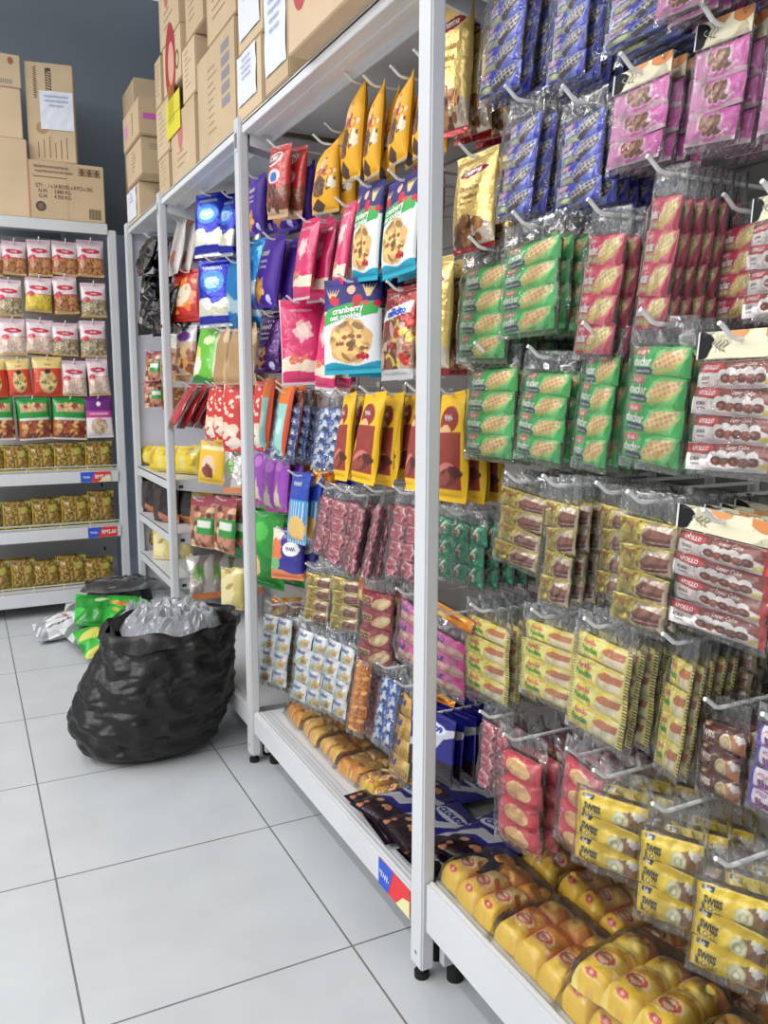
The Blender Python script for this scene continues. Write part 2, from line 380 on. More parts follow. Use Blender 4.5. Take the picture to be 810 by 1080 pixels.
# far bay with four plain shelves
y0, y1 = posts[3] + .03, posts[4] - .03
mb = MB(); mb.box((X0, y0, 2.085), (.842, y1, 2.118), WHT, .0015); mb.box((X0, y0, 2.108), (1.30, y1, 2.113), WHT); mb.box((.94, y1, 2.108), (1.30, 5.12, 2.113), WHT); mb.box((.842, y0, 2.085), (.935, y1, 2.089), WHT); child('top_shelf', mb, run)
mb = MB(); mb.box((1.262, y0 - .03, .05), (1.275, y1 + .03, 2.10), (205, 204, 206)); child('back_panel', mb, run)
mb = MB(); mb.box((.86, 4.672, .04), (1.262, 4.684, 2.10), (222, 222, 232)); child('end_panel', mb, run)
DZ = []
for va, vb in ((491, 500), (538, 546.5), (577, 586.)):
    za, zb = on_x(145, va, X0)[2], on_x(145, vb, X0)[2]; DZ.append(za)
    mb = MB(); mb.box((X0, y0, zb), (.842, y1, za), WHT, .0015); mb.box((X0, y0, za - .008), (1.26, y1, za - .002), WHT); child('shelf', mb, run)
    for yy in (y0 - .012, y1):
        mb = MB()
        for q in (0, .006): mb.grid(np.array([[[.86, yy + q, za - .002], [1.24, yy + q, za - .002]], [[.86, yy + q, za - .045], [1.24, yy + q, za - .10]]]), (226, 226, 229))
        mb.grid(np.array([[[.86, yy, za - .045], [1.24, yy, za - .10]], [[.86, yy + .006, za - .045], [1.24, yy + .006, za - .10]]]), (226, 226, 229))
        mb.box((.88, yy - .0006, za - .04), (.90, yy, za - .025), (60, 60, 60)); child('shelf_bracket', mb, run)
mb = MB(); mb.box((X0, y0, .1), (.842, y1, .17), WHT, .0015); mb.box((X0, y0, .16), (1.26, y1, .168), WHT); child('base_shelf', mb, run)
# back gondola
YB = 4.97
bk = empty('gondola_shelving', (0, YB, 0), 'white steel shelving against the dark back wall, full of nuts', 'shelving')
mb = MB(); mb.box((.787, YB, .03), (.832, YB + .035, 2.15), WHT, .004); up = child('upright', mb, bk)
mb = MB(); mb.tube([(.81, YB + .02, 0), (.81, YB + .02, .032)], .018, 12, (30, 30, 30)); child('foot', mb, up, 'rubber')
mb = MB(); mb.box((-.60, YB, .03), (-.555, YB + .035, 2.15), WHT, .004); child('upright', mb, bk)
mb = MB(); mb.box((-.56, 5.36, .04), (.82, 5.375, 2.14), (205, 203, 202))
for k in range(14): mb.box((.74, 5.357, .2 + k * .08), (.752, 5.3605, .225 + k * .08), (70, 70, 70))
child('back_panel', mb, bk)
zt, zb = on_y(50, 231, YB)[2], on_y(50, 243, YB)[2]
mb = MB(); mb.box((-.555, YB - .004, zb), (.787, YB, zt), WHT, .002); mb.box((-.555, YB, zt - .008), (.787, 5.36, zt - .002), WHT); child('top_shelf', mb, bk); BTOP = zt
BZ = []
for va, vb in ((499, 511), (559, 571), (624, 638)):
    za, zb = on_y(50, va, YB)[2], on_y(50, vb, YB)[2]; BZ.append((za, zb))
    mb = MB(); mb.box((-.555, YB - .006, zb), (.787, YB - .001, za), WHT, .002); mb.box((-.555, YB, za - .008), (.787, 5.36, za - .002), WHT)
    for q in (.012, .03): mb.tube([(-.55, YB + .004, za + q), (.78, YB + .004, za + q)], .003, 6, (205, 205, 200))
    for k in range(9): mb.tube([(-.5 + k * .16, YB + .004, za - .004), (-.5 + k * .16, YB + .004, za + .03)], .003, 6, (205, 205, 200))
    child('shelf', mb, bk)
# price cards
def price_card(o, ex, n, w, h, txt, label, right=(226, 62, 66), cream=False):
    o, ex, n = map(np.array, (o, ex, n)); ez = np.array((0, 0, 1.)); mb = MB()
    P = lambda x, z, l: o + ex * x + ez * z + n * l
    mb.add([P(0, 0, .001), P(w, 0, .001), P(w, h, .001), P(0, h, .001), P(0, 0, 0), P(w, 0, 0), P(w, h, 0), P(0, h, 0)], [(0, 1, 2, 3), (4, 0, 3, 7), (1, 5, 6, 2), (3, 2, 6, 7), (5, 4, 7, 6), (0, 4, 5, 1)], right)
    k = h * .5
    mb.add([P(0, 0, .0016), P(w * .4 - k * .4, 0, .0016), P(w * .4 + k * .4, h, .0016), P(0, h, .0016)], [(0, 1, 2, 3)], (52, 92, 206))
    mb.add([P(0, 0, .0018), P(0, h, .0018), P(-k * 0 + .0, h, .0018)], [(0, 1, 2)], WHT)
    if cream: mb.add([P(w * .58, 0, .002), P(w, 0, .002), P(w, h * .62, .002), P(w * .8, h * .5, .002)], [(0, 1, 2, 3)], (232, 226, 170))
    mb.dtext(o, ex, ez, n, '~~', w * .2, h * .5, h * .3, (235, 240, 250), .0024, .01, w * .3)
    if txt: mb.dtext(o, ex, ez, n, txt, w * .72, h * .52, h * .38, (252, 246, 235), .0024, .02, w * .48)
    t = obj('price_card', mb.mesh('price_card', M['card'])); return tag(t, label, 'price card', 'price cards on the shelf fronts')
for (u, wpx, k, tx, lb, cr) in ((85, 32, 0, 'RM2.60', 'blue and red price card on the top fascia of the back shelving', True), (90, 31, 1, 'RM2.60', 'blue and red price card on the middle fascia of the back shelving', False), (90, 30, 2, 'RM2.60', 'blue and red price card on the lowest fascia of the back shelving', False)):
    za, zb = BZ[k]; a = on_y(u, 505, YB - .007)[0]; b = on_y(u + wpx, 505, YB - .007)[0]
    price_card((a, YB - .0075, zb + .003), (1, 0, 0), (0, -1, 0), b - a, za - zb - .006, tx, lb, cream=cr)
a, b = on_x(400, 930, .833)[1], on_x(433, 930, .833)[1]
price_card((.8325, a, .118), (0, -1, 0), (-1, 0, 0), a - b, .068, '', 'blue and red price card on the base fascia beside the nearest post', cream=True)

# ------------------------------------------------------------------ products
PR = {}
def multi(key, look, short, cat, group, n, bw, bh, bt, cv, cols=1, header=None, dx=None, mat='wrap', amp=.003, zig=.0, crimp=(.06, .06, .04, .04), part='wrapped_bar', top=.05, filmmat='film', ovl=.97, jit=.05, px=2.5, py=3.):
    bar = pillow(part, cv, bw, bh, bt, M[mat], None, crimp, amp, 5., len(PR) + 3, 0, px, py, zig, 0)
    R = random.Random(len(PR)); parts = []
    W, Hh = bw * cols, bh * (1 + (n - 1) * ovl)
    for c in range(cols):
        for i in range(n):
            parts.append((part, bar, ((c - (cols - 1) / 2) * bw, R.uniform(-.003, .003), -i * bh * ovl), (R.uniform(-.08, .08), R.uniform(-jit, jit), R.uniform(-.06, .06)), None))
    if header:
        mb = MB(); hw, hh = W + .01, top; z0 = .004
        mb.box((-hw / 2, -.0012, z0), (hw / 2, .0012, hh), (233, 226, 196))
        o, ex, ez, nn = (0, -.0012, z0), (1, 0, 0), (0, 0, 1), (0, -1, 0)
        hz = hh - z0
        a = np.linspace(-PI / 2, PI / 2, 14)
        P = [(-hw / 2, 0), *[(-hw / 2 + .012 + .026 * math.cos(t) * (1 + .2 * math.sin(3 * t)), hz / 2 + hz / 2 * math.sin(t)) for t in a], (-hw / 2, hz)]
        mb.add([(x, -.002, z0 + z) for x, z in P], [tuple(range(len(P)))], (24, 22, 24))
        P = [(hw / 2 - .05, hz)] + [(hw / 2 - .05 + .05 * k / 8, hz * (.72 - .22 * math.sin(k / 8 * 3))) for k in range(9)] + [(hw / 2, hz)]
        mb.add([(x, -.002, z0 + z) for x, z in P], [tuple(range(len(P)))], (214, 140, 84))
        P = [(-.03, hz)] + [(-.03 + .045 * k / 8, hz * (.9 - .2 * math.sin(k / 8 * 3.1))) for k in range(9)] + [(.015, hz)]
        mb.add([(x, -.002, z0 + z) for x, z in P], [tuple(range(len(P)))], (222, 160, 104))
        mb.dquad(o, ex, ez, nn, -hw / 2, 0, -hw / 2 + .004, hz, (226, 226, 226), .0016)
        for k in range(4):
            pts = [(-hw * .30 + k * .009 + .006 * math.sin(j * 1.1 + k), -.0024, z0 + hz * (.25 + .07 * j)) for j in range(7)]
            mb.tube(pts, .0007, 4, (235, 235, 230) if k < 1 else (120, 110, 96))
        parts.append(('header_card', mb.mesh('header_card', M['card']), (0, -.004, 0), (0, 0, 0), 'cream header card with a black curve'))
    parts.append(('clear_bag', film(W, Hh, bt * 1.1, top, len(PR), filmmat), (0, 0, 0), (0, 0, 0), None))
    PR[key] = dict(look=look, short=short, cat=cat, group=group, w=W, h=Hh, top=top, dx=max(dx or 0, bt * 1.1 + .012), parts=parts, t=bt)
def single(key, look, short, cat, group, w, h, t, cv, mat='glossbag', dx=None, amp=.004, f=5., back=None, crimp=(0, 0, .05, .06), sag=.35, px=3., py=3.5, zig=0., pinch=.03, top=.0, e=.55, taper=0., peak=0.):
    me = pillow(key_name(cat), cv, w, h, t, M[mat], back, crimp, amp, f, len(PR) + 3, sag, px, py, zig, pinch, e, taper, peak)
    PR[key] = dict(look=look, short=short, cat=cat, group=group, w=w, h=h, top=-.012, dx=max(dx or 0, t + .006), parts=None, mesh=me, t=t)
def key_name(c): return c.replace(' ', '_')
W_, K_ = (245, 243, 240), (25, 22, 24)
CR = (236, 224, 176)
# -- green wafer bars
def waffle(cv, cx, cy, rx, ry, body, grid, side):
    cv.poly([(cx - rx, cy - ry * .7), (cx - rx * .8, cy - ry), (cx + rx * .6, cy - ry * .35), (cx + rx, cy + ry * .35), (cx + rx, cy + ry * .6), (cx, cy)], side)
    q = [(cx - rx, cy - ry * .45), (cx - rx * .35, cy + ry * .75), (cx + rx * .95, cy + ry), (cx + rx * .75, cy + ry * .1), (cx, cy - ry * .3)]
    cv.poly(q, body)
    m = np.zeros(cv.x.shape, bool)
    a = (cv.x - cx) / rx * 3.2 + (cv.y - cy) / ry * 1.2; b = (cv.y - cy) / ry * 2.4 - (cv.x - cx) / rx * 1.6
    cell = (np.mod(a, 1) > .28) & (np.mod(b, 1) > .3)
    tmp = Cv(cv.x.shape[1], cv.x.shape[0], cv.asp, (0, 0, 0)); tmp.poly(q, (255, 255, 255)); cv.put((tmp.c[..., 0] > 128) & cell, grid)
def wafer(base, lt, sub, body, grid, side, word, logo, subt, logo_t='Apollo', pale=None):
    cv = Cv(91, 31, 2.9, base)
    cv.poly([(.3, 0), (.55, 1), (1, 1), (.82, 0)], lt)
    if pale: cv.rect(.0, 0, .04, 1, pale)
    cv.ell(.18, .83, .15, .15, logo); cv.rect(.06, .08, .42, .3, sub)
    waffle(cv, .66, .47, .27, .46, body, grid, side)
    cv.t(logo_t, .18, .83, .14, W_, .02, .24).t(word, .22, .52, .30, W_, .04, .38).t(subt, .24, .19, .13, (225, 232, 235), .01, .3)
    return cv
multi('green', 'green wafer multipack', 'green wafers', 'wafer pack', 'green wafer multipacks', 4, .16, .05, .022,
      wafer((58, 186, 88), (126, 212, 128), (46, 50, 96), (240, 226, 150), (236, 158, 128), (214, 206, 120), 'checker', (222, 112, 110), '~~~~~~~'))
multi('red', 'pinkish red wafer multipack', 'pinkish red wafers', 'wafer pack', 'strawberry wafer multipacks', 4, .15, .055, .024,
      wafer((206, 44, 84), (238, 120, 140), (196, 176, 96), (246, 236, 170), (214, 190, 120), (230, 210, 130), 'checker', (226, 90, 110), '~~~~~', pale=(240, 190, 190)))
multi('blue', 'blue chocolate wafer multipack', 'blue wafers', 'wafer pack', 'blue wafer multipacks', 4, .14, .05, .024,
      wafer((40, 50, 204), (120, 140, 232), (190, 196, 120), (226, 222, 220), (66, 44, 42), (84, 58, 52), 'checker', (232, 150, 160), '~~~~~', pale=(170, 190, 240)))
cv = Cv(85, 43, 2., (224, 98, 186)); cv.poly([(0, .3), (0, 1), (.3, 1), (.55, .2), (.3, 0)], (236, 160, 206)); cv.spots(22, .3, .24, .76, .78, .15, [(240, 206, 222)], 15); cv.spots(22, .34, .26, .72, .76, .13, [(150, 96, 52), (120, 74, 40)], 15)
cv.spots(16, .36, .3, .7, .75, .09, [(184, 126, 70), (120, 70, 38), (206, 160, 100), (98, 56, 34)], 5); cv.wave(.1, .05, 9, (226, 198, 206)); cv.spots(6, .7, .1, .9, .5, .05, [(240, 200, 220)], 8); cv.t('~~~~~', .2, .8, .16, W_, .02, .3)
multi('pink', 'magenta crunchy chocolate multipack', 'magenta bars', 'chocolate pack', 'magenta chocolate multipacks', 3, .14, .066, .026, cv, header=1, top=.055)
cv = Cv(97, 39, 2.6, (236, 230, 226)); cv.poly([(.0, .62), (.0, 1), (1, 1), (1, .3), (.85, .5), (.6, .58), (.3, .56)], (138, 58, 44)); cv.wave(.14, .03, 7, (222, 216, 214))
cv.ell(.18, .78, .17, .18, (206, 60, 62)); [cv.ell(x_, y_, .062, .17, c_) for x_, y_, c_ in ((.36, .5, W_), (.45, .56, (244, 240, 236)), (.56, .5, W_), (.66, .56, (240, 236, 232)), (.79, .52, W_), (.40, .34, (118, 58, 40)), (.50, .3, (150, 84, 58)), (.60, .33, (112, 52, 38)), (.70, .3, (140, 74, 52)), (.80, .33, (112, 52, 38)))]; [cv.ell(x_, .36, .02, .06, (176, 112, 84)) for x_ in (.39, .49, .59, .69, .79)]; cv.mottle((206, 200, 198), 6, 9, .35, (0, 0, 1, .3))
cv.ell(.9, .2, .06, .09, (226, 206, 96)); cv.rect(.94, 0, 1, 1, (206, 60, 58)); cv.mottle((206, 60, 58), 3, 22, .25, (.9, 0, .95, 1))
cv.t('APOLLO', .18, .78, .16, W_, .03, .26).t('Layer Cake', .62, .84, .15, (240, 226, 220), .02, .5).t('ROKA', .12, .4, .13, (90, 80, 78), .02, .2).t('~~~~', .13, .22, .1, (120, 110, 108), .01, .2)
multi('layer', 'brown and white layer cake multipack', 'layer cakes', 'cake pack', 'layer cake multipacks', 4, .20, .052, .024, cv, header=1, top=.055)
cv = Cv(85, 37, 2.4, (190, 164, 54)); cv.mottle((228, 208, 100), 4, 12, .05); cv.mottle((140, 118, 40), 9, 20, .32); cv.poly([(.42, .1), (.55, .98), (.98, .9), (.98, .05)], (214, 196, 176))
cv.poly([(.47, .5), (.6, .74), (.95, .68), (.92, .48), (.55, .4)], (164, 106, 84)); cv.poly([(.47, .5), (.55, .4), (.92, .48), (.92, .34), (.56, .26), (.48, .36)], (118, 62, 48)); cv.poly([(.48, .34), (.56, .24), (.92, .32), (.92, .2), (.56, .1), (.48, .22)], (104, 52, 42)); cv.poly([(.48, .35), (.56, .26), (.92, .34), (.92, .3), (.56, .22), (.48, .31)], (198, 150, 130))
cv.rect(0, .92, 1, 1, (232, 218, 110)); cv.t('APOLLO', .22, .78, .16, (206, 120, 96), .03, .36).t('~~~', .24, .5, .2, (226, 214, 150), .02, .34).t('~~~', .24, .24, .16, (214, 200, 140), .02, .3)
multi('gold', 'gold foil chocolate cake multipack', 'gold foil cakes', 'cake pack', 'gold foil cake multipacks', 4, .145, .052, .024, cv, mat='foil', amp=.0025)
cv = Cv(85, 37, 2.5, (240, 222, 84)); cv.mottle((248, 238, 150), 7, 10, .0); cv.poly([(.55, 0), (.7, 1), (.95, 1), (.95, 0)], (236, 222, 140)); cv.ell(.7, .42, .2, .36, (226, 212, 170), .3); cv.poly([(.52, .62), (.62, .82), (.92, .78), (.9, .5), (.6, .48)], (196, 116, 72)); cv.poly([(.54, .46), (.6, .46), (.9, .48), (.88, .22), (.6, .14)], (232, 222, 190))
cv.put((cv.x > .93) & (np.mod(cv.y * 8, 1) > .45), (60, 66, 30)); cv.put((cv.x < .05) & (np.mod(cv.y * 8, 1) > .5), (190, 170, 40)); cv.spots(4, .3, .1, .5, .3, .07, [(242, 196, 50)], 2)
cv.t('Apollo', .28, .78, .2, (226, 96, 120), .03, .36).t('Pandan', .28, .46, .24, (60, 168, 66), .04, .42)
multi('pandan', 'yellow layer cake multipack', 'yellow cakes', 'cake pack', 'yellow layer cake multipacks', 4, .165, .055, .022, cv, zig=.0015, amp=.002)
cv = Cv(79, 37, 2.4, (214, 62, 80)); cv.ell(.56, .5, .27, .36, (236, 200, 140), -.1); cv.ell(.56, .52, .24, .28, (226, 180, 116), -.1); cv.rect(.34, .48, .78, .52, (242, 216, 160)); cv.wave(.06, .02, 8, (236, 120, 140)); cv.put((cv.y > .92), (196, 44, 66))
cv.t('~~~', .14, .66, .17, (244, 196, 200), .03, .24).t('~~~~~~', .14, .4, .1, (244, 196, 200), .01, .22).t('~', .14, .2, .12, (244, 206, 206), .01)
multi('straw', 'red sandwich biscuit multipack', 'red biscuits', 'biscuit pack', 'red sandwich biscuit multipacks', 4, .13, .054, .036, cv)
def roll(base, txtc, cake, cream):
    cv = Cv(101, 33, 3.4, base)
    cv.poly([(.66, .06), (.66, .74), (.8, .8), (1, .62), (1, .02), (.8, 0)], cake); cv.ell(.65, .4, .12, .36, (232, 224, 160)); cv.ell(.65, .4, .095, .29, cream); cv.ell(.65, .4, .065, .2, (202, 210, 146)); cv.ell(.655, .4, .036, .11, cream)
    cv.ell(.9, .62, .06, .16, W_, 0, .12, 1); cv.ell(.83, .74, .04, .08, (250, 244, 210)); cv.rect(.07, .82, .24, .96, K_ if base[0] > 150 else (206, 150, 60))
    cv.ell(.215, .29, .036, .11, cake).ell(.215, .29, .02, .06, cream); cv.t('Fudo', .155, .89, .1, W_, .03, .15).t('SWISS', .25, .58, .24, txtc, .05, .42).t('R', .12, .29, .24, txtc, .05).t('LL', .33, .29, .24, txtc, .05).t('~~~~~~~~', .26, .1, .05, txtc, .0, .3)
    return cv
multi('swiss', 'yellow swiss roll multipack', 'yellow swiss rolls', 'cake pack', 'yellow swiss roll multipacks', 3, .15, .044, .038, roll((246, 214, 20), (46, 38, 16), (150, 104, 60), (242, 240, 214)), crimp=(.05, .05, .06, .06), top=.055)
multi('swissb', 'brown swiss roll multipack', 'brown swiss rolls', 'cake pack', 'brown swiss roll multipacks', 3, .12, .046, .034, roll((104, 52, 44), (240, 224, 208), (196, 132, 96), (206, 160, 130)), crimp=(.05, .05, .06, .06))
cv = Cv(61, 23, 2.6, (236, 232, 240)); cv.rect(0, 0, .1, 1, (98, 66, 176)); cv.wave(.16, .06, 8, (130, 92, 196)); cv.spots(5, .6, .1, .95, .3, .08, [(232, 216, 150), (120, 80, 180)], 2); cv.t('APOLLO', .3, .8, .14, (206, 70, 110), .02, .34).t('Blueberry', .52, .48, .36, (150, 40, 130), .05, .74, .1)
multi('blueb', 'white and purple blueberry cake multipack', 'blueberry cakes', 'cake pack', 'blueberry cake multipacks', 4, .17, .05, .026, cv)
def delfi(base, hi, bis, txt):
    cv = Cv(81, 37, 2.2, base); cv.poly([(.7, 1), (.95, .4), (1, .2), (1, 1)], hi); cv.ell(.32, .3, .24, .3, bis); cv.ell(.72, .36, .24, .3, tuple(max(0, x - 14) for x in bis)); cv.rect(.1, .26, .94, .31, tuple(max(0, x - 50) for x in bis)); cv.put(cv.y < .06, tuple(max(0, x - 60) for x in base))
    cv.t('Delfi', .3, .74, .26, txt, .04, .42); return cv
multi('delfip', 'pink biscuit multipack', 'pink biscuits', 'biscuit pack', 'pink biscuit multipacks', 3, .13, .06, .024, delfi((216, 110, 170), (226, 40, 150), (236, 196, 176), (70, 60, 170)))
multi('delfiy', 'yellow biscuit multipack with blue lettering', 'yellow biscuits', 'biscuit pack', 'yellow biscuit multipacks', 4, .12, .058, .026, delfi((232, 184, 70), (240, 214, 120), (216, 170, 70), (50, 50, 170)))
cv = Cv(33, 33, 1., (22, 150, 104)); cv.spots(7, .1, .1, .9, .9, .1, [(236, 238, 226), (60, 186, 130), (14, 110, 76)], 3); cv.ell(.45, .5, .2, .22, (226, 206, 176), 0, .1, 2); cv.ell(.46, .45, .15, .15, (150, 92, 58)); cv.mottle((10, 104, 74), 6, 16, .3)
multi('teal', 'teal green sweets bag', 'teal green sweets', 'sweets bag', 'teal green sweets bags', 3, .066, .062, .03, cv, cols=3, amp=.006, jit=.25, dx=.05, top=.04)
cv = Cv(55, 37, 1.8, (150, 46, 68)); cv.mottle((196, 96, 112), 5, 7, .0); cv.mottle((110, 30, 52), 8, 9, .25); cv.poly([(.1, .5), (.25, .95), (.8, .9), (.95, .5), (.75, .05), (.25, .1)], (236, 206, 206)); cv.poly([(.15, .5), (.28, .87), (.77, .83), (.89, .5), (.72, .12), (.28, .17)], (198, 96, 110)); cv.ell(.5, .56, .2, .18, (176, 60, 76)); cv.t('~~', .5, .56, .2, W_, .03)
multi('mauve', 'dark pink coconut biscuit multipack', 'dark pink biscuits', 'biscuit pack', 'dark pink biscuit multipacks', 4, .075, .05, .028, cv, cols=2, amp=.004, jit=.16, dx=.05)
cv = Cv(61, 49, 1.4, (240, 243, 245)); cv.mottle((214, 226, 238), 4, 6, .1); cv.ell(.62, .32, .3, .24, (222, 196, 140), .3, .1, 4); cv.ell(.7, .28, .16, .12, (190, 150, 92)); cv.ell(.2, .2, .16, .14, (180, 214, 170)); cv.t('~~~', .4, .74, .24, (58, 64, 170), .05, .6)
multi('sachet', 'white biscuit sachet sheet with blue lettering', 'white sachet sheets', 'biscuit pack', 'white biscuit sachet sheets', 4, .066, .052, .014, cv, cols=2, amp=.002, jit=.02, dx=.03, ovl=.99)
cv = Cv(37, 27, 1.5, (60, 96, 186)); cv.mottle((206, 220, 240), 3, 9, .0); cv.mottle((28, 44, 110), 8, 12, .25); cv.ell(.5, .45, .3, .2, (226, 230, 236), .3); cv.ell(.62, .3, .14, .14, (40, 50, 90))
multi('bluegrid', 'blue and white sachet sheet', 'blue sachet sheets', 'biscuit pack', 'blue and white sachet sheets', 5, .055, .036, .014, cv, cols=2, amp=.002, jit=.04, dx=.03)
cv = Cv(85, 35, 2.5, (160, 40, 50)); cv.ell(.68, .42, .3, .3, (226, 190, 130), .4); cv.ell(.74, .5, .22, .14, (240, 220, 170), .4); cv.rect(.03, .3, .42, .72, (226, 178, 110)); cv.t('COCO', .22, .5, .28, K_, .05, .36); cv.put(cv.y < .07, (120, 24, 36))
multi('coco', 'dark red coconut wafer multipack', 'dark red wafers', 'wafer pack', 'dark red wafer multipacks', 4, .14, .058, .026, cv)
cv = Cv(37, 21, 2.4, (222, 140, 40)); cv.mottle((196, 104, 22), 4, 8, .1); cv.mottle((240, 186, 90), 5, 10, .25)
multi('orange', 'orange biscuit multipack', 'orange biscuits', 'biscuit pack', 'orange biscuit multipacks', 5, .10, .042, .03, cv)
# -- single bags
cv = Cv(71, 111, .55, (240, 176, 36)); cv.poly([(0, .78), (.3, .97), (.75, .97), (1, .8), (1, .72), (0, .72)], (240, 176, 36)); cv.spots(7, .3, .4, .95, .75, .03, [(236, 226, 200), (206, 80, 40)], 21, 1); cv.ell(.72, .55, .16, .05, (206, 70, 40)); cv.ell(.72, .55, .12, .035, (240, 190, 90)); cv.cookie(.36, .36, .15, (112, 70, 44), (70, 40, 26)); cv.spots(4, .7, .3, 1, .7, .05, [(120, 74, 48)], 4, 1); cv.spots(4, .6, .1, .95, .45, .05, [(236, 226, 200)], 6, 1); cv.poly([(.05, .08), (.35, .2), (.6, .1), (.3, .0)], (84, 60, 50)); cv.spots(3, .2, .5, .9, .6, .05, [(206, 80, 40)], 9); cv.rect(0, 0, 1, .03, (150, 140, 126))
cv.t('~~~', .4, .66, .07, (250, 244, 236), .04, .5, .6).t('~~~~', .46, .57, .06, (90, 56, 130), .03, .5, .6)
single('ycookie', 'yellow chocolate cookie bag', 'yellow cookie bags', 'cookie bag', 'yellow chocolate cookie bags', .15, .28, .06, cv, 'matte', dx=.05, back=(196, 136, 26), amp=.007, taper=.45, peak=.12)
cv = Cv(85, 121, .62, (218, 182, 96)); cv.mottle((232, 202, 122), 3, 4, .1); cv.poly([(0, 0), (0, .2), (.25, .3), (.5, .36), (.8, .28), (1, .22), (1, 0)], (206, 190, 170)); cv.spots(26, .15, .04, .75, .3, .07, [(150, 100, 60), (110, 66, 40), (184, 134, 86), (92, 54, 32)], 4); cv.rect(0, 0, 1, .05, (150, 26, 30)); cv.ell(.56, .78, .36, .05, (236, 220, 170), .1); cv.ell(.56, .78, .33, .043, (146, 26, 36), .1)
cv.t('CRISPSTAR', .56, .78, .036, W_, .03, .56, .06).t('Chocolate', .5, .62, .05, (150, 116, 50), .02, .6).t('Hazelnut', .5, .54, .05, (150, 116, 50), .02, .6).t('~~~~~~~', .46, .47, .026, (160, 126, 60), .01, .5)
single('crisp', 'gold chocolate nut bag', 'gold nut bags', 'snack bag', 'gold chocolate nut bags', .17, .28, .06, cv, 'foil', dx=.05, back=(120, 82, 40), amp=.006)
def purp(base, img, word):
    cv = Cv(59, 81, .7, base); cv.mottle(tuple(max(0, x - 22) for x in base), 3, 4, .2); cv.ell(.36, .24, .24, .15, (196, 142, 70), .5, .15, 3); cv.spots(6, .15, .12, .6, .34, .06, img, 3); cv.ell(.78, .1, .09, .06, (200, 200, 240)); cv.t(word, .42, .74, .085, W_, .04, .6).t('~~~~', .42, .63, .05, (226, 220, 250), .02, .5).t('~~~~', .42, .55, .05, (226, 220, 250), .02, .5); return cv
single('purple', 'purple coconut cookie bag', 'purple cookie bags', 'cookie bag', 'purple cookie bags', .17, .25, .055, purp((88, 48, 168), [(226, 176, 96), (150, 96, 50)], '~~~'), 'matte', dx=.05, back=(60, 30, 120))
single('purpled', 'glossy dark purple bag', 'dark purple bags', 'snack bag', 'dark purple bags', .13, .20, .04, purp((84, 36, 112), [(70, 24, 90)], '~~~'), 'foil', dx=.03, amp=.008, back=(64, 26, 90))
cv = Cv(67, 101, .5, (196, 44, 44)); cv.wave(.42, .05, 7, (122, 60, 44)); cv.wave(.12, .03, 6, (206, 170, 130)); cv.ell(.45, .56, .3, .1, (226, 214, 220)); cv.ell(.46, .55, .16, .07, (70, 110, 190)); cv.ell(.4, .8, .36, .08, (240, 236, 226), .3); cv.ell(.4, .8, .32, .06, (130, 24, 34), .3); cv.spots(12, .1, .1, .9, .4, .06, [(150, 84, 58), (90, 44, 32)], 4); cv.t('~~~', .4, .8, .06, W_, .04, .5, .3)
single('redchoc', 'red and brown chocolate bag', 'red chocolate bags', 'snack bag', 'red and brown chocolate bags', .12, .25, .05, cv, 'glossbag')
cv = Cv(67, 111, .5, (222, 44, 108)); cv.wave(.3, .03, 6, (244, 226, 200)); cv.wave(.15, .012, 6, (222, 44, 108)); cv.rect(0, 0, 1, .03, (200, 200, 204)); cv.ell(.55, .62, .22, .12, (246, 190, 196), 0, .14, 1); cv.ell(.55, .62, .14, .08, (250, 226, 210), 0, .14, 3); cv.spots(4, .2, .27, .8, .36, .06, [(196, 60, 50), (220, 110, 80)], 4); cv.put((cv.x < .025), (246, 214, 224)); cv.t('~~~~~~', .5, .86, .04, (250, 206, 220), .02, .6)
single('magenta', 'bright pink and cream bag', 'bright pink bags', 'snack bag', 'bright pink bags', .15, .29, .05, cv, 'glossbag', dx=.045, back=(216, 50, 104), amp=.006)
cv = Cv(91, 121, .62, (236, 240, 244)); cv.put(cv.y > .66, (62, 54, 136)); cv.mottle((44, 40, 112), 3, 4, .15, (0, .74, 1, 1)); cv.wave(.1, .02, 8, (36, 164, 196)); cv.put((cv.y < .05), (40, 170, 196)); cv.poly([(0, .6), (.1, .68), (.5, .73), (.9, .74), (.98, .7), (.95, .61), (.6, .57), (.35, .56), (0, .5)], (62, 176, 84)); cv.cookie(.5, .33, .23, (226, 178, 112), (150, 92, 60), 4); cv.spots(4, .6, .14, .8, .2, .03, [(186, 30, 50)], 3, 1)
for (a, b) in ((.18, .8), (.8, .84)):
    for k in range(5): cv.poly([(a - .03, b - .05), (a + .03, b - .05), (a + (k - 2) * .06, b + .09)], (236, 206, 140))
cv.spots(6, .02, .7, .98, .78, .045, [(206, 40, 60), (226, 80, 80)], 5, 1); cv.ell(.5, .87, .07, .05, (236, 190, 160), .5); cv.t('cranberry', .46, .665, .062, W_, .035, .66, .1).t('oat cookies', .42, .595, .055, W_, .035, .62, .08)
single('cran', 'cranberry oat cookie bag', 'oat cookie bags', 'cookie bag', 'cranberry oat cookie bags', .19, .29, .05, cv, 'matte', dx=.05, back=(30, 130, 160), amp=.003)
cv = Cv(75, 101, .6, (142, 40, 36)); cv.put(cv.y < .5, (186, 150, 130)); cv.spots(40, .05, .1, .95, .6, .08, [(120, 60, 44), (206, 176, 160), (150, 96, 74), (226, 206, 96), (200, 60, 50)], 4); cv.rect(0, 0, 1, .1, (216, 214, 214)); cv.poly([(.1, .62), (.9, .7), (.95, .82), (.15, .74)], (240, 240, 246)); cv.t('officito', .53, .72, .08, (40, 80, 190), .05, .76, .12).t('~~', .4, .9, .05, (236, 226, 200), .03, .4)
single('offi', 'dark red and silver chocolate bag', 'dark red bags', 'snack bag', 'dark red and silver bags', .16, .27, .05, cv, 'foil')
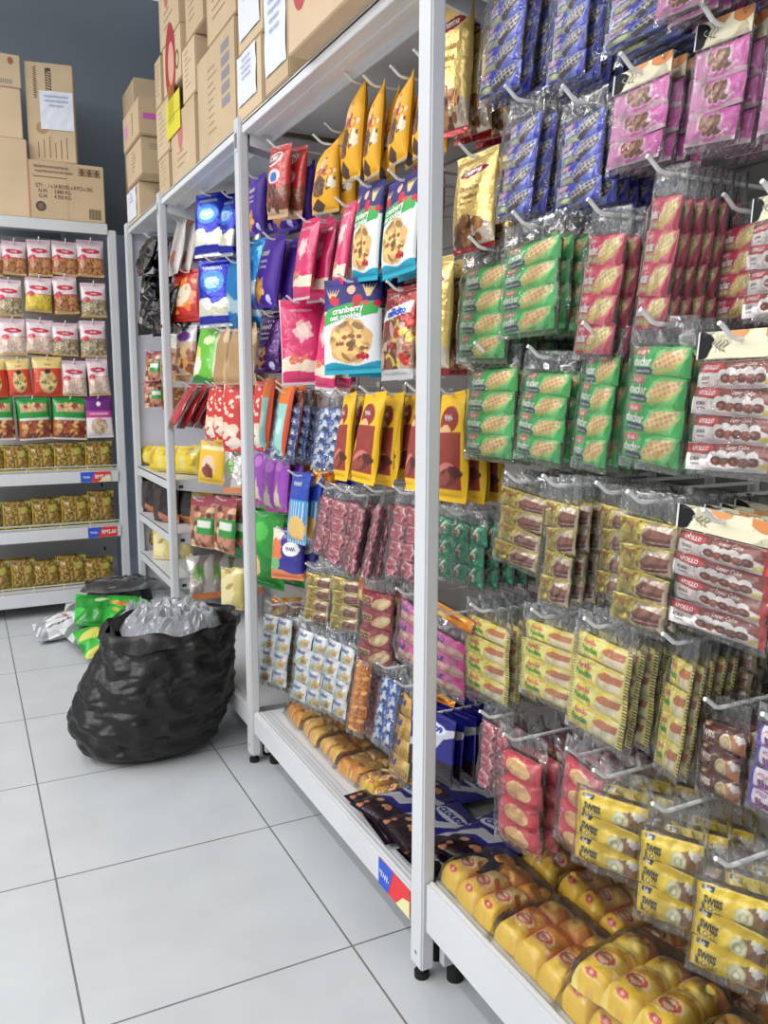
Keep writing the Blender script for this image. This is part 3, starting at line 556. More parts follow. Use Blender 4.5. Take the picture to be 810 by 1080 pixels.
cv = Cv(59, 101, .42, (240, 190, 30)); cv.ell(.5, .74, .34, .13, (150, 54, 44)); cv.ell(.46, .5, .3, .2, (226, 184, 130), .2); cv.mottle((150, 60, 48), 4, 6, .12, (.0, .12, .9, .62)); cv.mottle((110, 46, 38), 9, 8, .25, (.1, .12, 1, .5)); cv.ell(.5, .26, .34, .09, (206, 120, 110), .3); cv.ell(.55, .22, .3, .08, (110, 50, 44), .3); cv.spots(6, .2, .16, .8, .3, .06, [(90, 40, 34), (150, 76, 60)], 4); cv.t('~~', .5, .76, .07, W_, .04, .5)
single('ynut', 'yellow chocolate picture bag', 'yellow chocolate bags', 'snack bag', 'yellow chocolate bags', .13, .27, .05, cv, 'matte', dx=.045, back=(206, 150, 20), amp=.012, taper=.2, peak=.05)
def rdot(base):
    cv = Cv(41, 91, .3, base); cv.spots(9, .1, .05, .9, .4, .07, [(236, 206, 180), (240, 226, 210)], 5, 1); cv.spots(10, .1, .5, .9, .9, .03, [(240, 210, 190)], 7, 1); cv.put((cv.x < .06) | (cv.x > .94), (240, 216, 196)); return cv
single('reddot', 'red spotted paper snack bag', 'red spotted bags', 'snack bag', 'red spotted bags', .10, .24, .045, rdot((208, 62, 58)), 'matte', dx=.03, back=(222, 196, 150), amp=.005)
single('redslim', 'slim dark red bag', 'slim red bags', 'snack bag', 'slim dark red bags', .11, .22, .022, Cv(17, 29, .5, (176, 34, 42)).wave(.12, .02, 6, (110, 50, 50)), 'glossbag', dx=.03, back=(150, 26, 34), amp=.005)
cv = Cv(71, 101, .55, (34, 44, 172)); cv.ell(.5, .66, .36, .17, (58, 120, 226)); cv.ell(.5, .64, .24, .09, (150, 196, 240)); cv.wave(.38, .05, 8, (236, 236, 214)); cv.wave(.16, .01, 6, (40, 44, 170)); cv.rect(0, 0, 1, .05, (186, 190, 200)); cv.ell(.3, .36, .16, .07, W_); cv.ell(.7, .28, .2, .07, (232, 226, 196)); cv.t('~~~~', .5, .86, .07, (210, 226, 250), .04, .6).t('~~~', .5, .65, .05, W_, .03, .5)
single('bmilk', 'shiny blue and cream bag', 'blue and cream bags', 'snack bag', 'shiny blue and cream bags', .17, .31, .06, cv, 'foil', dx=.06, back=(30, 36, 140), amp=.006)
single('lblue', 'light blue bag', 'light blue bags', 'snack bag', 'light blue bags', .16, .27, .05, Cv(25, 33, .6, (40, 140, 206)).wave(.45, .06, 7, (190, 216, 226)).wave(.2, .03, 5, (36, 130, 200)), 'foil', dx=.05, amp=.006)
cv = Cv(33, 41, .65, (206, 44, 36)); cv.ell(.5, .5, .34, .3, (240, 130, 50), .6, .1, 1); cv.ell(.5, .5, .22, .24, (240, 226, 200), -.5); cv.spots(8, .1, .08, .9, .9, .04, [(246, 170, 60)], 4, 1)
single('redsnk', 'red and orange snack bag', 'red and orange bags', 'snack bag', 'red and orange bags', .16, .23, .05, cv, 'glossbag')
cv = Cv(33, 41, .6, (236, 160, 60)); cv.poly([(0, .5), (.6, .9), (1, .6), (1, .2), (0, .2)], (226, 90, 120)); cv.ell(.5, .55, .25, .2, (246, 226, 110), 0, .14, 2); cv.wave(.3, .05, 8, (216, 190, 190)); cv.wave(.14, .02, 8, (116, 66, 150))
single('orpink', 'orange and pink snack bag', 'orange and pink bags', 'snack bag', 'orange and pink bags', .14, .25, .04, cv, 'glossbag')
single('black', 'crinkled shiny black bag', 'black bags', 'snack bag', 'shiny black bags', .15, .19, .06, Cv(33, 41, .8, (30, 28, 30)).mottle((14, 14, 16), 4, 6, .1).mottle((196, 190, 180), 7, 12, .42), 'foil', dx=.04, amp=.016, f=8)
cv = Cv(29, 37, .5, (222, 214, 212)); cv.mottle((200, 150, 140), 6, 9, .2, (.1, .1, .9, .5)); cv.ell(.5, .3, .25, .13, (206, 120, 100), 0, .1, 2)
single('clearw', 'pale crinkled see-through bag', 'pale bags', 'snack bag', 'pale crinkled bags', .12, .25, .04, cv, 'glossbag', amp=.008)
def grn(base, dk):
    cv = Cv(33, 41, .55, base); cv.poly([(0, 0), (0, .7), (.3, .6), (.45, .3), (.3, 0)], (226, 214, 120)); cv.ell(.25, .3, .2, .16, (240, 236, 220)); cv.put(cv.x > .92, (230, 226, 196)); cv.wave(.1, .03, 6, dk); cv.ell(.6, .75, .25, .08, (226, 236, 190)); return cv
single('green1', 'bright green snack bag', 'green snack bags', 'snack bag', 'green snack bags', .15, .25, .04, grn((104, 190, 50), (40, 120, 40)), 'glossbag', back=(190, 170, 120))
single('green2', 'large glossy green bag', 'glossy green bags', 'snack bag', 'large glossy green bags', .17, .26, .06, Cv(29, 37, .7, (36, 164, 44)).wave(.5, .08, 6, (30, 140, 40)).ell(.4, .75, .3, .12, (90, 200, 80)).ell(.3, .3, .2, .15, (226, 190, 130)), 'glossbag', back=(30, 120, 34))
single('tan', 'plain tan paper bag', 'tan bags', 'snack bag', 'tan paper bags', .13, .25, .045, Cv(33, 49, .5, (200, 168, 128)).mottle((176, 142, 100), 4, 6, .15).mottle((216, 188, 150), 9, 8, .3), 'matte', back=(190, 156, 116), amp=.016, taper=.3)
cv = Cv(29, 41, .6, (206, 176, 150)); cv.spots(30, .05, .05, .95, .55, .1, [(206, 150, 80), (150, 90, 60), (226, 190, 130), (120, 60, 40)], 3); cv.put(cv.y > .65, (226, 222, 226)); cv.ell(.5, .76, .36, .1, (110, 60, 140))
single('cookieclear', 'clear cookie bag with a purple label', 'clear cookie bags', 'cookie bag', 'clear cookie bags', .14, .21, .05, cv, 'glossbag')
cv = Cv(29, 41, .6, (190, 140, 100)); cv.spots(30, .05, .05, .95, .6, .1, [(206, 160, 100), (110, 60, 46), (226, 206, 170), (150, 96, 60)], 6); cv.put(cv.y > .7, (226, 222, 216))
single('brownclear', 'clear bag of brown crackers', 'brown cracker bags', 'cracker bag', 'clear brown cracker bags', .14, .21, .05, cv, 'glossbag')
cv = Cv(25, 41, .45, (150, 70, 176)); cv.poly([(.2, 0), (.5, .5), (.85, 0)], (196, 190, 110)); cv.ell(.5, .2, .25, .14, (210, 200, 170)); cv.wave(.08, .02, 6, (176, 50, 150)); cv.ell(.5, .78, .3, .1, (190, 110, 206))
single('violet', 'violet snack bag', 'violet bags', 'snack bag', 'violet snack bags', .10, .21, .045, cv, 'glossbag')
cv = Cv(55, 91, .5, (44, 72, 176)); cv.put(cv.y < .62, (60, 150, 206)); cv.put((cv.y < .6) & (np.mod(cv.x * 7, 1) < .4), (186, 206, 220)); cv.ell(.6, .22, .4, .18, (226, 186, 110)); cv.t('~~~', .5, .84, .07, W_, .03, .6)
single('bbis', 'blue biscuit bag', 'blue biscuit bags', 'biscuit bag', 'blue biscuit bags', .12, .25, .035, cv, 'glossbag', dx=.03)
cv = Cv(55, 71, .8, (50, 40, 140)); cv.poly([(0, 0), (.4, .9), (.2, 1), (0, 1)], (226, 214, 196)); cv.ell(.2, .55, .18, .25, (226, 120, 70), 0, .1, 1); cv.wave(.16, .04, 6, (226, 130, 80)); cv.ell(.66, .6, .25, .14, W_); cv.ell(.2, .3, .15, .12, (110, 180, 110)); cv.t('~~', .66, .6, .1, (60, 50, 150), .04, .4)
single('oatz', 'navy and orange biscuit bag', 'navy and orange bags', 'biscuit bag', 'navy and orange biscuit bags', .15, .19, .045, cv, 'glossbag')
cv = Cv(81, 101, .7, (36, 34, 130)); cv.put(cv.y < .34, (40, 28, 40)); cv.poly([(.0, .4), (.25, .6), (.5, .55), (.75, .8), (1, .85), (1, .75), (.8, .66), (.6, .4), (.3, .45), (0, .3)], (206, 206, 216)); cv.ell(.45, .76, .4, .1, (226, 232, 246), .1); cv.ell(.45, .76, .36, .08, (240, 244, 250), .1); cv.spots(9, .0, .04, .6, .3, .05, [(196, 130, 96), (96, 54, 44), (206, 166, 130), (60, 34, 30), (60, 34, 30)], 4); cv.t('CLOUD9', .45, .76, .08, (40, 60, 180), .05, .64, .1)
single('cloud', 'navy snack bag with white logo', 'navy chocolate bags', 'snack bag', 'navy chocolate bags', .16, .23, .02, cv, 'foil', dx=.024, back=(30, 26, 70), amp=.004)
cv = Cv(25, 21, 1.3, (236, 150, 40)); cv.mottle((250, 206, 110), 3, 8, .1); cv.mottle((206, 96, 20), 5, 10, .25)
single('orbag', 'small orange foil bag', 'small orange bags', 'sweets bag', 'small orange bags', .11, .085, .035, cv, 'foil', amp=.006)
cv = Cv(21, 41, .3, (150, 206, 196)); cv.put(cv.y > .72, (226, 120, 40)); cv.put(cv.x > .85, (206, 80, 50)); cv.ell(.5, .4, .2, .12, (190, 226, 220))
single('mint', 'pale green bag with an orange top', 'pale green bags', 'snack bag', 'pale green and orange bags', .10, .24, .03, cv, 'matte')
cv = Cv(25, 33, .7, (232, 186, 50)); cv.ell(.45, .4, .26, .28, (226, 200, 170)); cv.ell(.5, .3, .14, .18, (120, 60, 46), .4); cv.ell(.36, .26, .1, .14, (140, 74, 54), .4); cv.rect(.1, .8, .9, .9, (240, 226, 190))
single('date', 'yellow dried date bag', 'yellow date bags', 'dried fruit bag', 'yellow date bags', .16, .19, .05, cv, 'matte', amp=.004)
cv = Cv(29, 37, .65, (170, 110, 84)); cv.spots(40, 0, 0, 1, .8, .09, [(206, 140, 110), (226, 190, 150), (90, 50, 44), (150, 80, 60)], 7); cv.rect(.45, .3, 1, .62, (50, 150, 60)); cv.rect(.5, .42, .95, .56, (226, 230, 220)); cv.rect(0, .86, 1, 1, (150, 60, 70))
single('fruit', 'clear dried fruit bag with a green label', 'dried fruit bags', 'dried fruit bag', 'clear dried fruit bags', .15, .22, .05, cv, 'glossbag', amp=.007)
cv = Cv(25, 33, .6, (206, 202, 196)); cv.mottle((150, 140, 134), 4, 8, .2); cv.rect(.0, .0, 1, .14, (222, 140, 90)); cv.ell(.4, .6, .2, .18, (120, 160, 90))
single('silver', 'silver dried snack bag', 'silver bags', 'dried snack bag', 'silver dried snack bags', .12, .22, .03, cv, 'foil', dx=.03, amp=.006, back=(190, 186, 180))
cv = Cv(25, 33, .6, (222, 204, 130)); cv.mottle((240, 226, 170), 4, 8, .1); cv.mottle((190, 160, 80), 8, 12, .3)
single('cream', 'cream noodle bag', 'cream noodle bags', 'noodle bag', 'cream noodle bags', .14, .20, .04, cv, 'glossbag', dx=.04)
cv = Cv(25, 33, .6, (196, 56, 48)); cv.mottle((120, 40, 40), 4, 7, .2)
single('dkred', 'dark red bag', 'dark red bags at the back', 'snack bag', 'dark red bags', .14, .24, .05, cv, 'glossbag', dx=.05)
# -- back shelving nut bags: clear body, white and red printed top
def nut(fill, spots):
    cv = Cv(61, 61, .82, fill); cv.spots(150, 0, .04, 1, .47, .034, spots, 5); cv.mottle((236, 222, 210), 9, 9, .42, (0, .1, 1, .5)); cv.put(cv.y > .5, (236, 220, 222)); cv.put(cv.y > .9, (222, 190, 206)); cv.ell(.5, .68, .36, .07, (206, 46, 76), -.02); cv.ell(.2, .5, .14, .075, (206, 56, 80)); cv.rect(.2, .495, 1, .515, (206, 70, 90)); cv.wave(.06, .015, 7, (222, 186, 130))
    cv.t('~~~', .5, .68, .06, (250, 236, 236), .03, .5); return cv
NS = dict(nutb=((176, 112, 70), [(196, 136, 90), (140, 84, 50), (210, 160, 110)], 'brown nuts'), nuty=((214, 190, 70), [(236, 216, 90), (226, 200, 40), (200, 160, 50)], 'yellow beans'), nutg=((176, 160, 130), [(150, 130, 90), (206, 196, 170), (120, 100, 70)], 'greyish beans'), nutw=((222, 200, 184), [(240, 226, 214), (206, 170, 150), (226, 190, 170)], 'pale nuts'))
for k, (f_, s_, nm) in NS.items(): single(k, 'clear red-banded bag of ' + nm, nm, 'nut bag', 'clear red-banded nut bags', .155, .205, .05, nut(f_, s_), 'glossbag', amp=.009, pinch=.05, crimp=(.02, .02, .03, .1), sag=.6)
cv = Cv(33, 37, .75, (214, 66, 40)); cv.put(cv.y > .72, (232, 206, 130)); cv.ell(.5, .36, .3, .28, (214, 180, 120)); cv.spots(24, .26, .14, .74, .58, .06, [(196, 150, 80), (232, 206, 150), (110, 120, 60)], 5); cv.ell(.5, .62, .1, .06, K_); cv.t('~~~', .5, .8, .05, (190, 60, 50), .02, .4)
single('nuto', 'orange and yellow nut bag', 'orange nut bags', 'nut bag', 'orange nut bags', .16, .22, .05, cv, 'glossbag', amp=.004)
cv = Cv(37, 37, .8, (30, 146, 60)); cv.put(cv.y < .46, (150, 90, 50)); cv.spots(60, 0, .02, 1, .44, .06, [(196, 120, 60), (226, 180, 110), (120, 50, 40), (170, 60, 40)], 5); cv.rect(.1, .66, .9, .86, (196, 160, 120)); cv.spots(20, .12, .68, .88, .84, .05, [(150, 60, 50), (226, 190, 130)], 6); cv.rect(.05, .46, .95, .52, (206, 216, 206)); cv.put(cv.y < .04, (226, 220, 216))
single('nutgr', 'green mixed nut bag', 'green nut bags', 'nut bag', 'green nut bags', .20, .24, .06, cv, 'glossbag', amp=.006)
cv = Cv(33, 37, .75, (236, 226, 226)); cv.put(cv.y > .52, (112, 40, 128)); cv.rect(0, .5, 1, .66, (206, 60, 150)); cv.ell(.5, .28, .3, .2, (200, 170, 140)); cv.spots(20, .28, .14, .72, .42, .05, [(222, 200, 170), (170, 130, 100)], 5); cv.t('~~~~~~', .5, .58, .07, W_, .02, .8); cv.ell(.5, .82, .08, .05, W_)
single('nutpu', 'purple and white bean bag', 'purple bean bags', 'nut bag', 'purple bean bags', .17, .25, .05, cv, 'matte', amp=.003)
def noodle(sd):
    cv = Cv(81, 65, 1.1, (146, 116, 44)); cv.mottle((116, 100, 38), sd, 8, .12); cv.mottle((190, 150, 70), sd + 3, 34, .1); cv.mottle((132, 96, 42), sd + 13, 40, .22); cv.mottle((200, 176, 100), sd + 17, 44, .32); cv.mottle((176, 176, 80), sd + 9, 9, .25, (0, .6, 1, 1)); cv.put((cv.y < .05) | (cv.x < .03), (214, 200, 60)); return cv
single('noodle', 'yellow-green cracker pack', 'yellow-green packs', 'cracker pack', 'yellow-green cracker packs', .165, .19, .07, noodle(3), 'glossbag', amp=.009, crimp=(.03, .03, .08, .12), sag=.2)
single('noodley', 'bright yellow snack packet', 'bright yellow packets', 'snack packet', 'bright yellow packets', .2, .13, .07, Cv(29, 25, 1.4, (236, 204, 40)).mottle((190, 160, 70), 4, 9, .1, (.1, .3, .9, 1)).mottle((226, 214, 130), 6, 10, .3), 'glossbag', amp=.008)
single('darkpk', 'black glossy packet with an orange end', 'black glossy packets', 'snack packet', 'black glossy packets', .16, .2, .07, Cv(29, 33, .8, (34, 28, 28)).wave(.22, .05, 6, (196, 120, 84)).mottle((70, 50, 46), 4, 8, .25), 'glossbag', amp=.008)

# ------------------------------------------------------------------ placing packs
def rotm(yaw, pitch, roll):
    return np.array(Matrix.Rotation(math.radians(-90 + yaw), 3, 'Z') @ Matrix.Rotation(math.radians(-pitch), 3, 'X') @ Matrix.Rotation(math.radians(roll), 3, 'Y'))
def fit(bb, plane, val, yaw, pitch, roll):
    uL, uR, vT, vB = bb; uc = (uL + uR) / 2
    top = on_x(uc, vT, val) if plane == 'x' else on_y(uc, vT, val)
    w, h = .15, .2; R = rotm(yaw, pitch, roll)
    for it in range(60):
        cs = np.array([proj(top + R @ np.array(q)) for q in ((-w / 2, 0, 0), (w / 2, 0, 0), (-w / 2, 0, -h), (w / 2, 0, -h))])
        u0, u1, v0, v1 = cs[:, 0].min(), cs[:, 0].max(), cs[:, 1].min(), cs[:, 1].max()
        dist = (RW.T @ (top - np.array([0, 0, H_CAM])))[2] * -1; m = dist / FPX
        du = (uL + uR - u0 - u1) / 2; dv = vT - v0
        p0 = proj(top); k = 1 if plane == 'x' else 0
        d = np.zeros(3); d[k] = 1e-3; g = (proj(top + d)[0] - p0[0]) / 1e-3
        top[k] += np.clip(.7 * du / g, -.2, .2); top[2] -= .7 * dv * m
        w *= np.clip((uR - uL) / max(u1 - u0, 1), .8, 1.25) ** .8; w = max(.02, w); h = max(.03, h + .8 * m * ((vB - vT) - (v1 - v0)))
    return top, w, h
HOOKS = {}
def hook_mesh(L):
    k = round(L, 2)
    if k not in HOOKS:
        mb = MB(); mb.tube([(-.045, 0, .019), (-.04, 0, .017), (-.022, 0, .003), (-.012, 0, 0), (k, 0, 0)], .0034, 8, (232, 232, 230)); mb.box((k - .004, -.012, -.022), (k, .012, .018), (225, 225, 224), .001)
        HOOKS[k] = mb.mesh('peg_hook', M['wire'], False)
    return HOOKS[k]
ORD = ['first', 'second', 'third', 'fourth', 'fifth', 'sixth', 'seventh', 'eighth']
BEH = ['one', 'two', 'three', 'four', 'five', 'six', 'seven']
LOG = []
rng = random.Random(11)
def make(key, label, top, rz, scl):
    p = PR[key]
    if p['parts'] is None:
        o = obj(key_name(p['cat']), p['mesh'], None, top, rz); o.scale = scl
    else:
        o = bpy.data.objects.new(key_name(p['cat']), None); C.objects.link(o); o.location = top; o.rotation_euler = rz; o.scale = scl; o.empty_display_size = .03
        for (n, me, l, r, lb) in p['parts']:
            c = obj(n, me, o, l, r)
            if lb: c['label'] = lb
    return tag(o, label, p['cat'], p['group'])
def row(phrase, key, items, x=.94, yaw=0, pitch=3, back=0, plane='x', hook=True, roll=0, dx=None, base=None):
    p = PR[key]; n = len(items)
    for i, it in enumerate(items):
        bb, op = it[:4], (it[4] if len(it) > 4 else {})
        X, yw, pt, bk_, rl = op.get('x', x), op.get('yaw', yaw), op.get('pitch', pitch), op.get('back', back), op.get('roll', roll)
        if 'roll' not in op and hook: rl = rl + rng.uniform(-3.5, 3.5)
        if 'pitch' not in op and hook and plane == 'x': pt = pt + rng.uniform(-2, 3)
        if yw is None:
            best = None
            for yy in range(0, 81, 8):
                t_, w_, h_ = fit(bb, plane, X, yy, pt, rl); s = abs(math.log((w_ / h_) / (p['w'] / p['h'])))
                if best is None or s < best[0]: best = (s, yy)
            yw = best[1]
        top, w, h = fit(bb, plane, X, yw, pt, rl)
        if op.get('base', base) is not None: top[2] = op.get('base', base) + h * math.cos(math.radians(pt)) + .003
        sx, sz = w / p['w'], h / p['h']; sy = min(1.3, max(.6, math.sqrt(sx * sz)))
        LOG.append('%-9s %-34s yaw%3d w%.3f h%.3f sx%.2f sz%.2f y%.2f z%.2f' % (key, phrase, yw, w, h, sx, sz, top[1], top[2]))
        ords = '' if n == 1 else (ORD[i] + ' from left' if i < n - 1 or n > 6 else 'rightmost') if i else 'leftmost'
        rz = Euler(Matrix(rotm(yw, pt, rl).tolist()).to_euler())
        make(key, p['look'] + ', ' + phrase + (', ' + ords if ords else ''), top, rz, (sx, sy, sz))
        for b in range(bk_):
            off = (dx or p['dx']) * (b + 1) * sy / max(.5, math.cos(math.radians(yw if plane == 'x' else 0)))
            if (top[0] + off > 1.225) if plane == 'x' else (top[1] + off > 5.33): break
            t2 = np.array(top) + (np.array((off, rng.uniform(-.004, .004), rng.uniform(-.006, .003))) if plane == 'x' else np.array((rng.uniform(-.004, .004), off, rng.uniform(-.006, .003))))
            r2 = Euler(Matrix(rotm(yw + rng.uniform(-3, 3), pt + rng.uniform(-1, 1), rl + rng.uniform(-2, 2)).tolist()).to_euler())
            make(key, p['look'] + ', ' + phrase + ', ' + BEH[b] + ' behind the ' + (ords.replace(' from left', '') or 'front'), t2, r2, (sx, sy, sz))
        if hook and op.get('hook', True):
            hz = max(.012, p['top'] * sz - .012) if p['top'] > 0 else p['top'] * sz
            L = (1.26 - top[0]) if plane == 'x' else (5.356 - top[1])
            hk = obj('peg_hook', hook_mesh(L), None, (top[0], top[1], top[2] + hz), (0, 0, 0 if plane == 'x' else PI / 2))
            tag(hk, 'white peg hook carrying ' + p['short'] + ', ' + phrase + (', ' + ords if ords else ''), 'peg hook', 'white peg hooks')
# ---- nearest bay
row('top hook beside nearest post', 'crisp', [(455, 502, -12, 150)], back=2, yaw=20)
row('second hook beside nearest post', 'crisp', [(478, 527, 152, 270)], back=1, yaw=10)
row('third hook beside nearest post', 'crisp', [(440, 480, 268, 395)], back=2, yaw=5)
row('top row', 'blue', [(507, 556, -20, 108), (578, 624, -28, 92), (638, 730, -70, 58)], back=5)
row('second row', 'blue', [(525, 571, 118, 230), (588, 638, 113, 222), (634, 700, 118, 226, dict(x=1.07, back=2))], back=5)
row('top row', 'pink', [(692, 755, -75, 25), (762, 840, -110, -6)], x=.9, back=3)
row('second row', 'pink', [(641, 707, 78, 182), (723, 792, 36, 158), (800, 866, 22, 145)], back=3)
row('row below the magenta packs', 'red', [(606, 662, 245, 374), (669, 722, 204, 347), (755, 806, 232, 342, dict(x=1.04, back=3))], back=5, dx=.04)
row('upper row', 'layer', [(785, 862, 222, 336)], back=4)
row('middle row', 'layer', [(726, 830, 378, 502)], back=4, x=.92)
row('lower row', 'layer', [(708, 818, 557, 688)], back=4, x=.92)
row('upper row', 'green', [(483, 541, 276, 378), (528, 592, 246, 354, dict(x=.92))], back=5)
row('lower row', 'green', [(491, 546, 388, 484), (543, 603, 392, 489), (603, 655, 375, 494), (655, 731, 365, 495, dict(x=.92))], back=5)
row('row below green packs', 'gold', [(520, 578, 513, 605), (568, 610, 528, 642, dict(x=.91)), (628, 666, 532, 634), (644, 714, 543, 670, dict(x=.92))], back=5)
row('deep behind the lower layer cakes', 'gold', [(722, 800, 650, 748)], x=1.05, back=3)
row('middle height of nearest bay', 'pandan', [(491, 538, 647, 746), (549, 610, 652, 752), (598, 668, 664, 792, dict(x=.91)), (650, 688, 674, 786, dict(x=.97)), (690, 733, 690, 820, dict(yaw=-8))], back=5)
row('right of nearest post', 'teal', [(461, 512, 545, 622)], back=4, yaw=10)
row('right of nearest post', 'delfip', [(452, 493, 663, 740)], back=3)
row('right of nearest post, above pink biscuits', 'orbag', [(460, 500, 634, 664)], x=.93)
row('right of nearest post, below pink biscuits', 'orbag', [(452, 480, 724, 748)], x=1.0)
row('right of nearest post', 'ynut', [(458, 497, 410, 532), (489, 518, 436, 530, dict(x=1.0))], back=1, yaw=8)
row('hook right of nearest post', 'cloud', [(430, 482, 738, 832)], back=5, dx=.03, yaw=8)
row('right of nearest post, low', 'mauve', [(505, 540, 758, 846)], back=1)
row('low in nearest bay', 'straw', [(524, 574, 785, 906), (586, 640, 795, 915)], yaw=None, back=3, dx=.05)
row('above the base shelf', 'swiss', [(606, 684, 830, 932), (671, 743, 872, 986), (727, 818, 925, 1050)], x=.91, back=2, dx=.06, yaw=24, roll=-2)
row('right of yellow cakes', 'swissb', [(735, 788, 755, 852)], yaw=None, x=.97, back=4)
row('right frame edge', 'blueb', [(787, 856, 762, 878)], x=.93, back=4)
# ---- middle bay
row('top row', 'ycookie', [(330, 360, 145, 228), (344, 368, 130, 222, dict(x=1.02)), (362, 389, 77, 195), (385, 408, 81, 192), (411, 439, 71, 178), (436, 464, 55, 170)], yaw=None, pitch=6, back=1, x=.95)
row('top row', 'purple', [(262, 281, 181, 251), (288, 317, 167, 247, dict(x=1.0))], yaw=None, pitch=5, back=1)
row('top row, before the purple bag', 'redchoc', [(282, 308, 150, 232)], x=.91, yaw=None, pitch=5, back=1)
row('top row, middle bay', 'dkred', [(308, 334, 168, 240)], x=1.1, yaw=None, pitch=2)
row('second row', 'purple', [(268, 303, 246, 326)], yaw=None, pitch=8, back=2)
row('behind the middle post', 'lblue', [(254, 282, 250, 328)], x=1.06, yaw=None, back=1)
row('second row', 'magenta', [(309, 338, 227, 318), (328, 353, 226, 317, dict(x=1.0)), (350, 376, 211, 309)], yaw=None, pitch=9, back=1)
row('second row', 'cran', [(372, 406, 188, 298), (403, 446, 176, 296)], yaw=None, pitch=5, back=1)
row('second row, behind nearest post', 'dkred', [(426, 452, 168, 300)], x=1.0, yaw=None, pitch=2, back=1)
row('third row', 'purpled', [(268, 303, 328, 394)], yaw=None, pitch=12, back=3)
row('third row', 'magenta', [(294, 343, 315, 407), (332, 364, 318, 413, dict(x=.98))], yaw=None, pitch=9, back=1)
row('third row', 'cran', [(342, 404, 290, 396)], x=.92, yaw=None, pitch=6, back=2)
row('third row', 'offi', [(402, 443, 298, 402)], yaw=None, pitch=5, back=2)
row('fourth row, middle bay', 'reddot', [(264, 286, 402, 476)], yaw=None, pitch=6, back=1)
row('fourth row, middle bay', 'mint', [(273, 291, 398, 472), (287, 312, 404, 482)], yaw=None, pitch=8, back=1)
row('fourth row', 'bluegrid', [(285, 318, 426, 486), (329, 365, 430, 495)], yaw=None, pitch=10, back=2)
row('fourth row, middle bay', 'ynut', [(352, 377, 412, 508), (370, 409, 410, 513), (402, 428, 412, 506, dict(x=1.0)), (427, 452, 408, 518)], yaw=None, pitch=9, back=1)
row('fifth row', 'violet', [(268, 283, 474, 532), (279, 296, 478, 541), (291, 306, 478, 541)], yaw=None, pitch=6, back=1)
row('fifth row, above blue biscuit bag', 'orbag', [(306, 334, 488, 508), (330, 356, 494, 514)], yaw=None, x=1.0)
row('fifth row', 'bbis', [(303, 328, 497, 576)], yaw=None, pitch=5, back=4)
row('fifth row', 'mauve', [(332, 359, 522, 590), (346, 384, 528, 600), (366, 386, 534, 608, dict(yaw=-14)), (384, 403, 532, 611, dict(yaw=-14)), (408, 447, 532, 614)], yaw=None, pitch=10, back=1)
row('right of middle post', 'green2', [(266, 300, 538, 624)], yaw=None, pitch=4, back=1)
row('right of the green bag', 'oatz', [(286, 323, 556, 613)], yaw=None, pitch=8, back=1)
row('sixth row, middle bay', 'gold', [(320, 350, 604, 660), (348, 380, 608, 668)], yaw=None, pitch=5, back=2)
row('sixth row', 'coco', [(379, 415, 621, 706)], yaw=None, pitch=4, back=1)
row('sixth row, middle bay', 'delfip', [(418, 446, 632, 706)], yaw=None, pitch=5, back=1)
row('seventh row, above the sachets', 'orbag', [(287, 318, 630, 652), (330, 354, 650, 670), (378, 420, 604, 634)], yaw=None, x=.98)
row('seventh row', 'sachet', [(272, 308, 647, 726), (299, 324, 650, 738, dict(x=1.0, back=0)), (307, 346, 662, 750, dict(x=.92)), (336, 374, 673, 760)], yaw=None, pitch=9, back=2)
row('seventh row', 'orange', [(366, 393, 694, 775)], yaw=20, pitch=8, back=0)
row('seventh row, beside orange biscuits', 'mauve', [(382, 404, 708, 782)], x=.98, yaw=None, pitch=8)
row('seventh row', 'bluegrid', [(393, 424, 712, 793)], yaw=None, pitch=10, back=1)
row('seventh row', 'delfiy', [(412, 442, 730, 828)], yaw=None, pitch=9, back=1)
row('fourth row, above blue sachets', 'orbag', [(326, 350, 412, 432), (352, 374, 408, 430)], yaw=None, x=1.05)
# ---- bay beyond the middle post
row('top row, far bay', 'bmilk', [(205, 238, 201, 273), (228, 254, 204, 272, dict(x=1.0))], yaw=None, pitch=10, back=2)
row('second row, far bay', 'bmilk', [(209, 245, 271, 347)], yaw=None, pitch=2, back=1)
row('second row, far bay', 'lblue', [(238, 262, 272, 346)], x=1.0, yaw=None, back=1)
row('far bay', 'clearw', [(178, 198, 229, 292)], yaw=None, pitch=14, back=1)
row('far bay', 'orpink', [(194, 214, 219, 278)], x=1.0, yaw=None, pitch=5, back=1)
row('far bay', 'redsnk', [(183, 212, 283, 340)], yaw=None, pitch=5, back=1)
row('far end', 'black', [(146, 166, 246, 292), (148, 168, 288, 318), (146, 172, 312, 354), (166, 188, 296, 352)], yaw=None, pitch=14, back=1, x=.9)
row('third row, far bay', 'brownclear', [(170, 191, 352, 402)], yaw=None, pitch=8, back=1)
row('third row, far bay', 'cookieclear', [(186, 208, 342, 396)], yaw=None, pitch=6, back=1)
row('far bay', 'green1', [(203, 235, 344, 404)], yaw=None, pitch=14, back=1)
row('far bay', 'tan', [(225, 244, 345, 406), (238, 260, 346, 406)], yaw=None, pitch=6, back=1)
row('right of the middle post', 'tan', [(256, 272, 340, 404)], x=1.04, yaw=None, back=1)
row('fan of bags, far bay', 'redslim', [(175, 208, 405, 452)], yaw=0, pitch=27, back=5, dx=.036)
row('far bay', 'reddot', [(217, 235, 404, 464), (226, 243, 406, 462), (235, 259, 404, 476)], yaw=None, pitch=6, back=1)
row('far end', 'fruit', [(153, 170, 370, 402), (151, 172, 400, 430)], yaw=None, x=.9, pitch=5)
row('fourth row, far bay', 'brownclear', [(170, 196, 398, 432)], yaw=None, x=1.0)
row('fifth row, far bay', 'date', [(209, 241, 464, 512)], yaw=None, pitch=4, back=1)
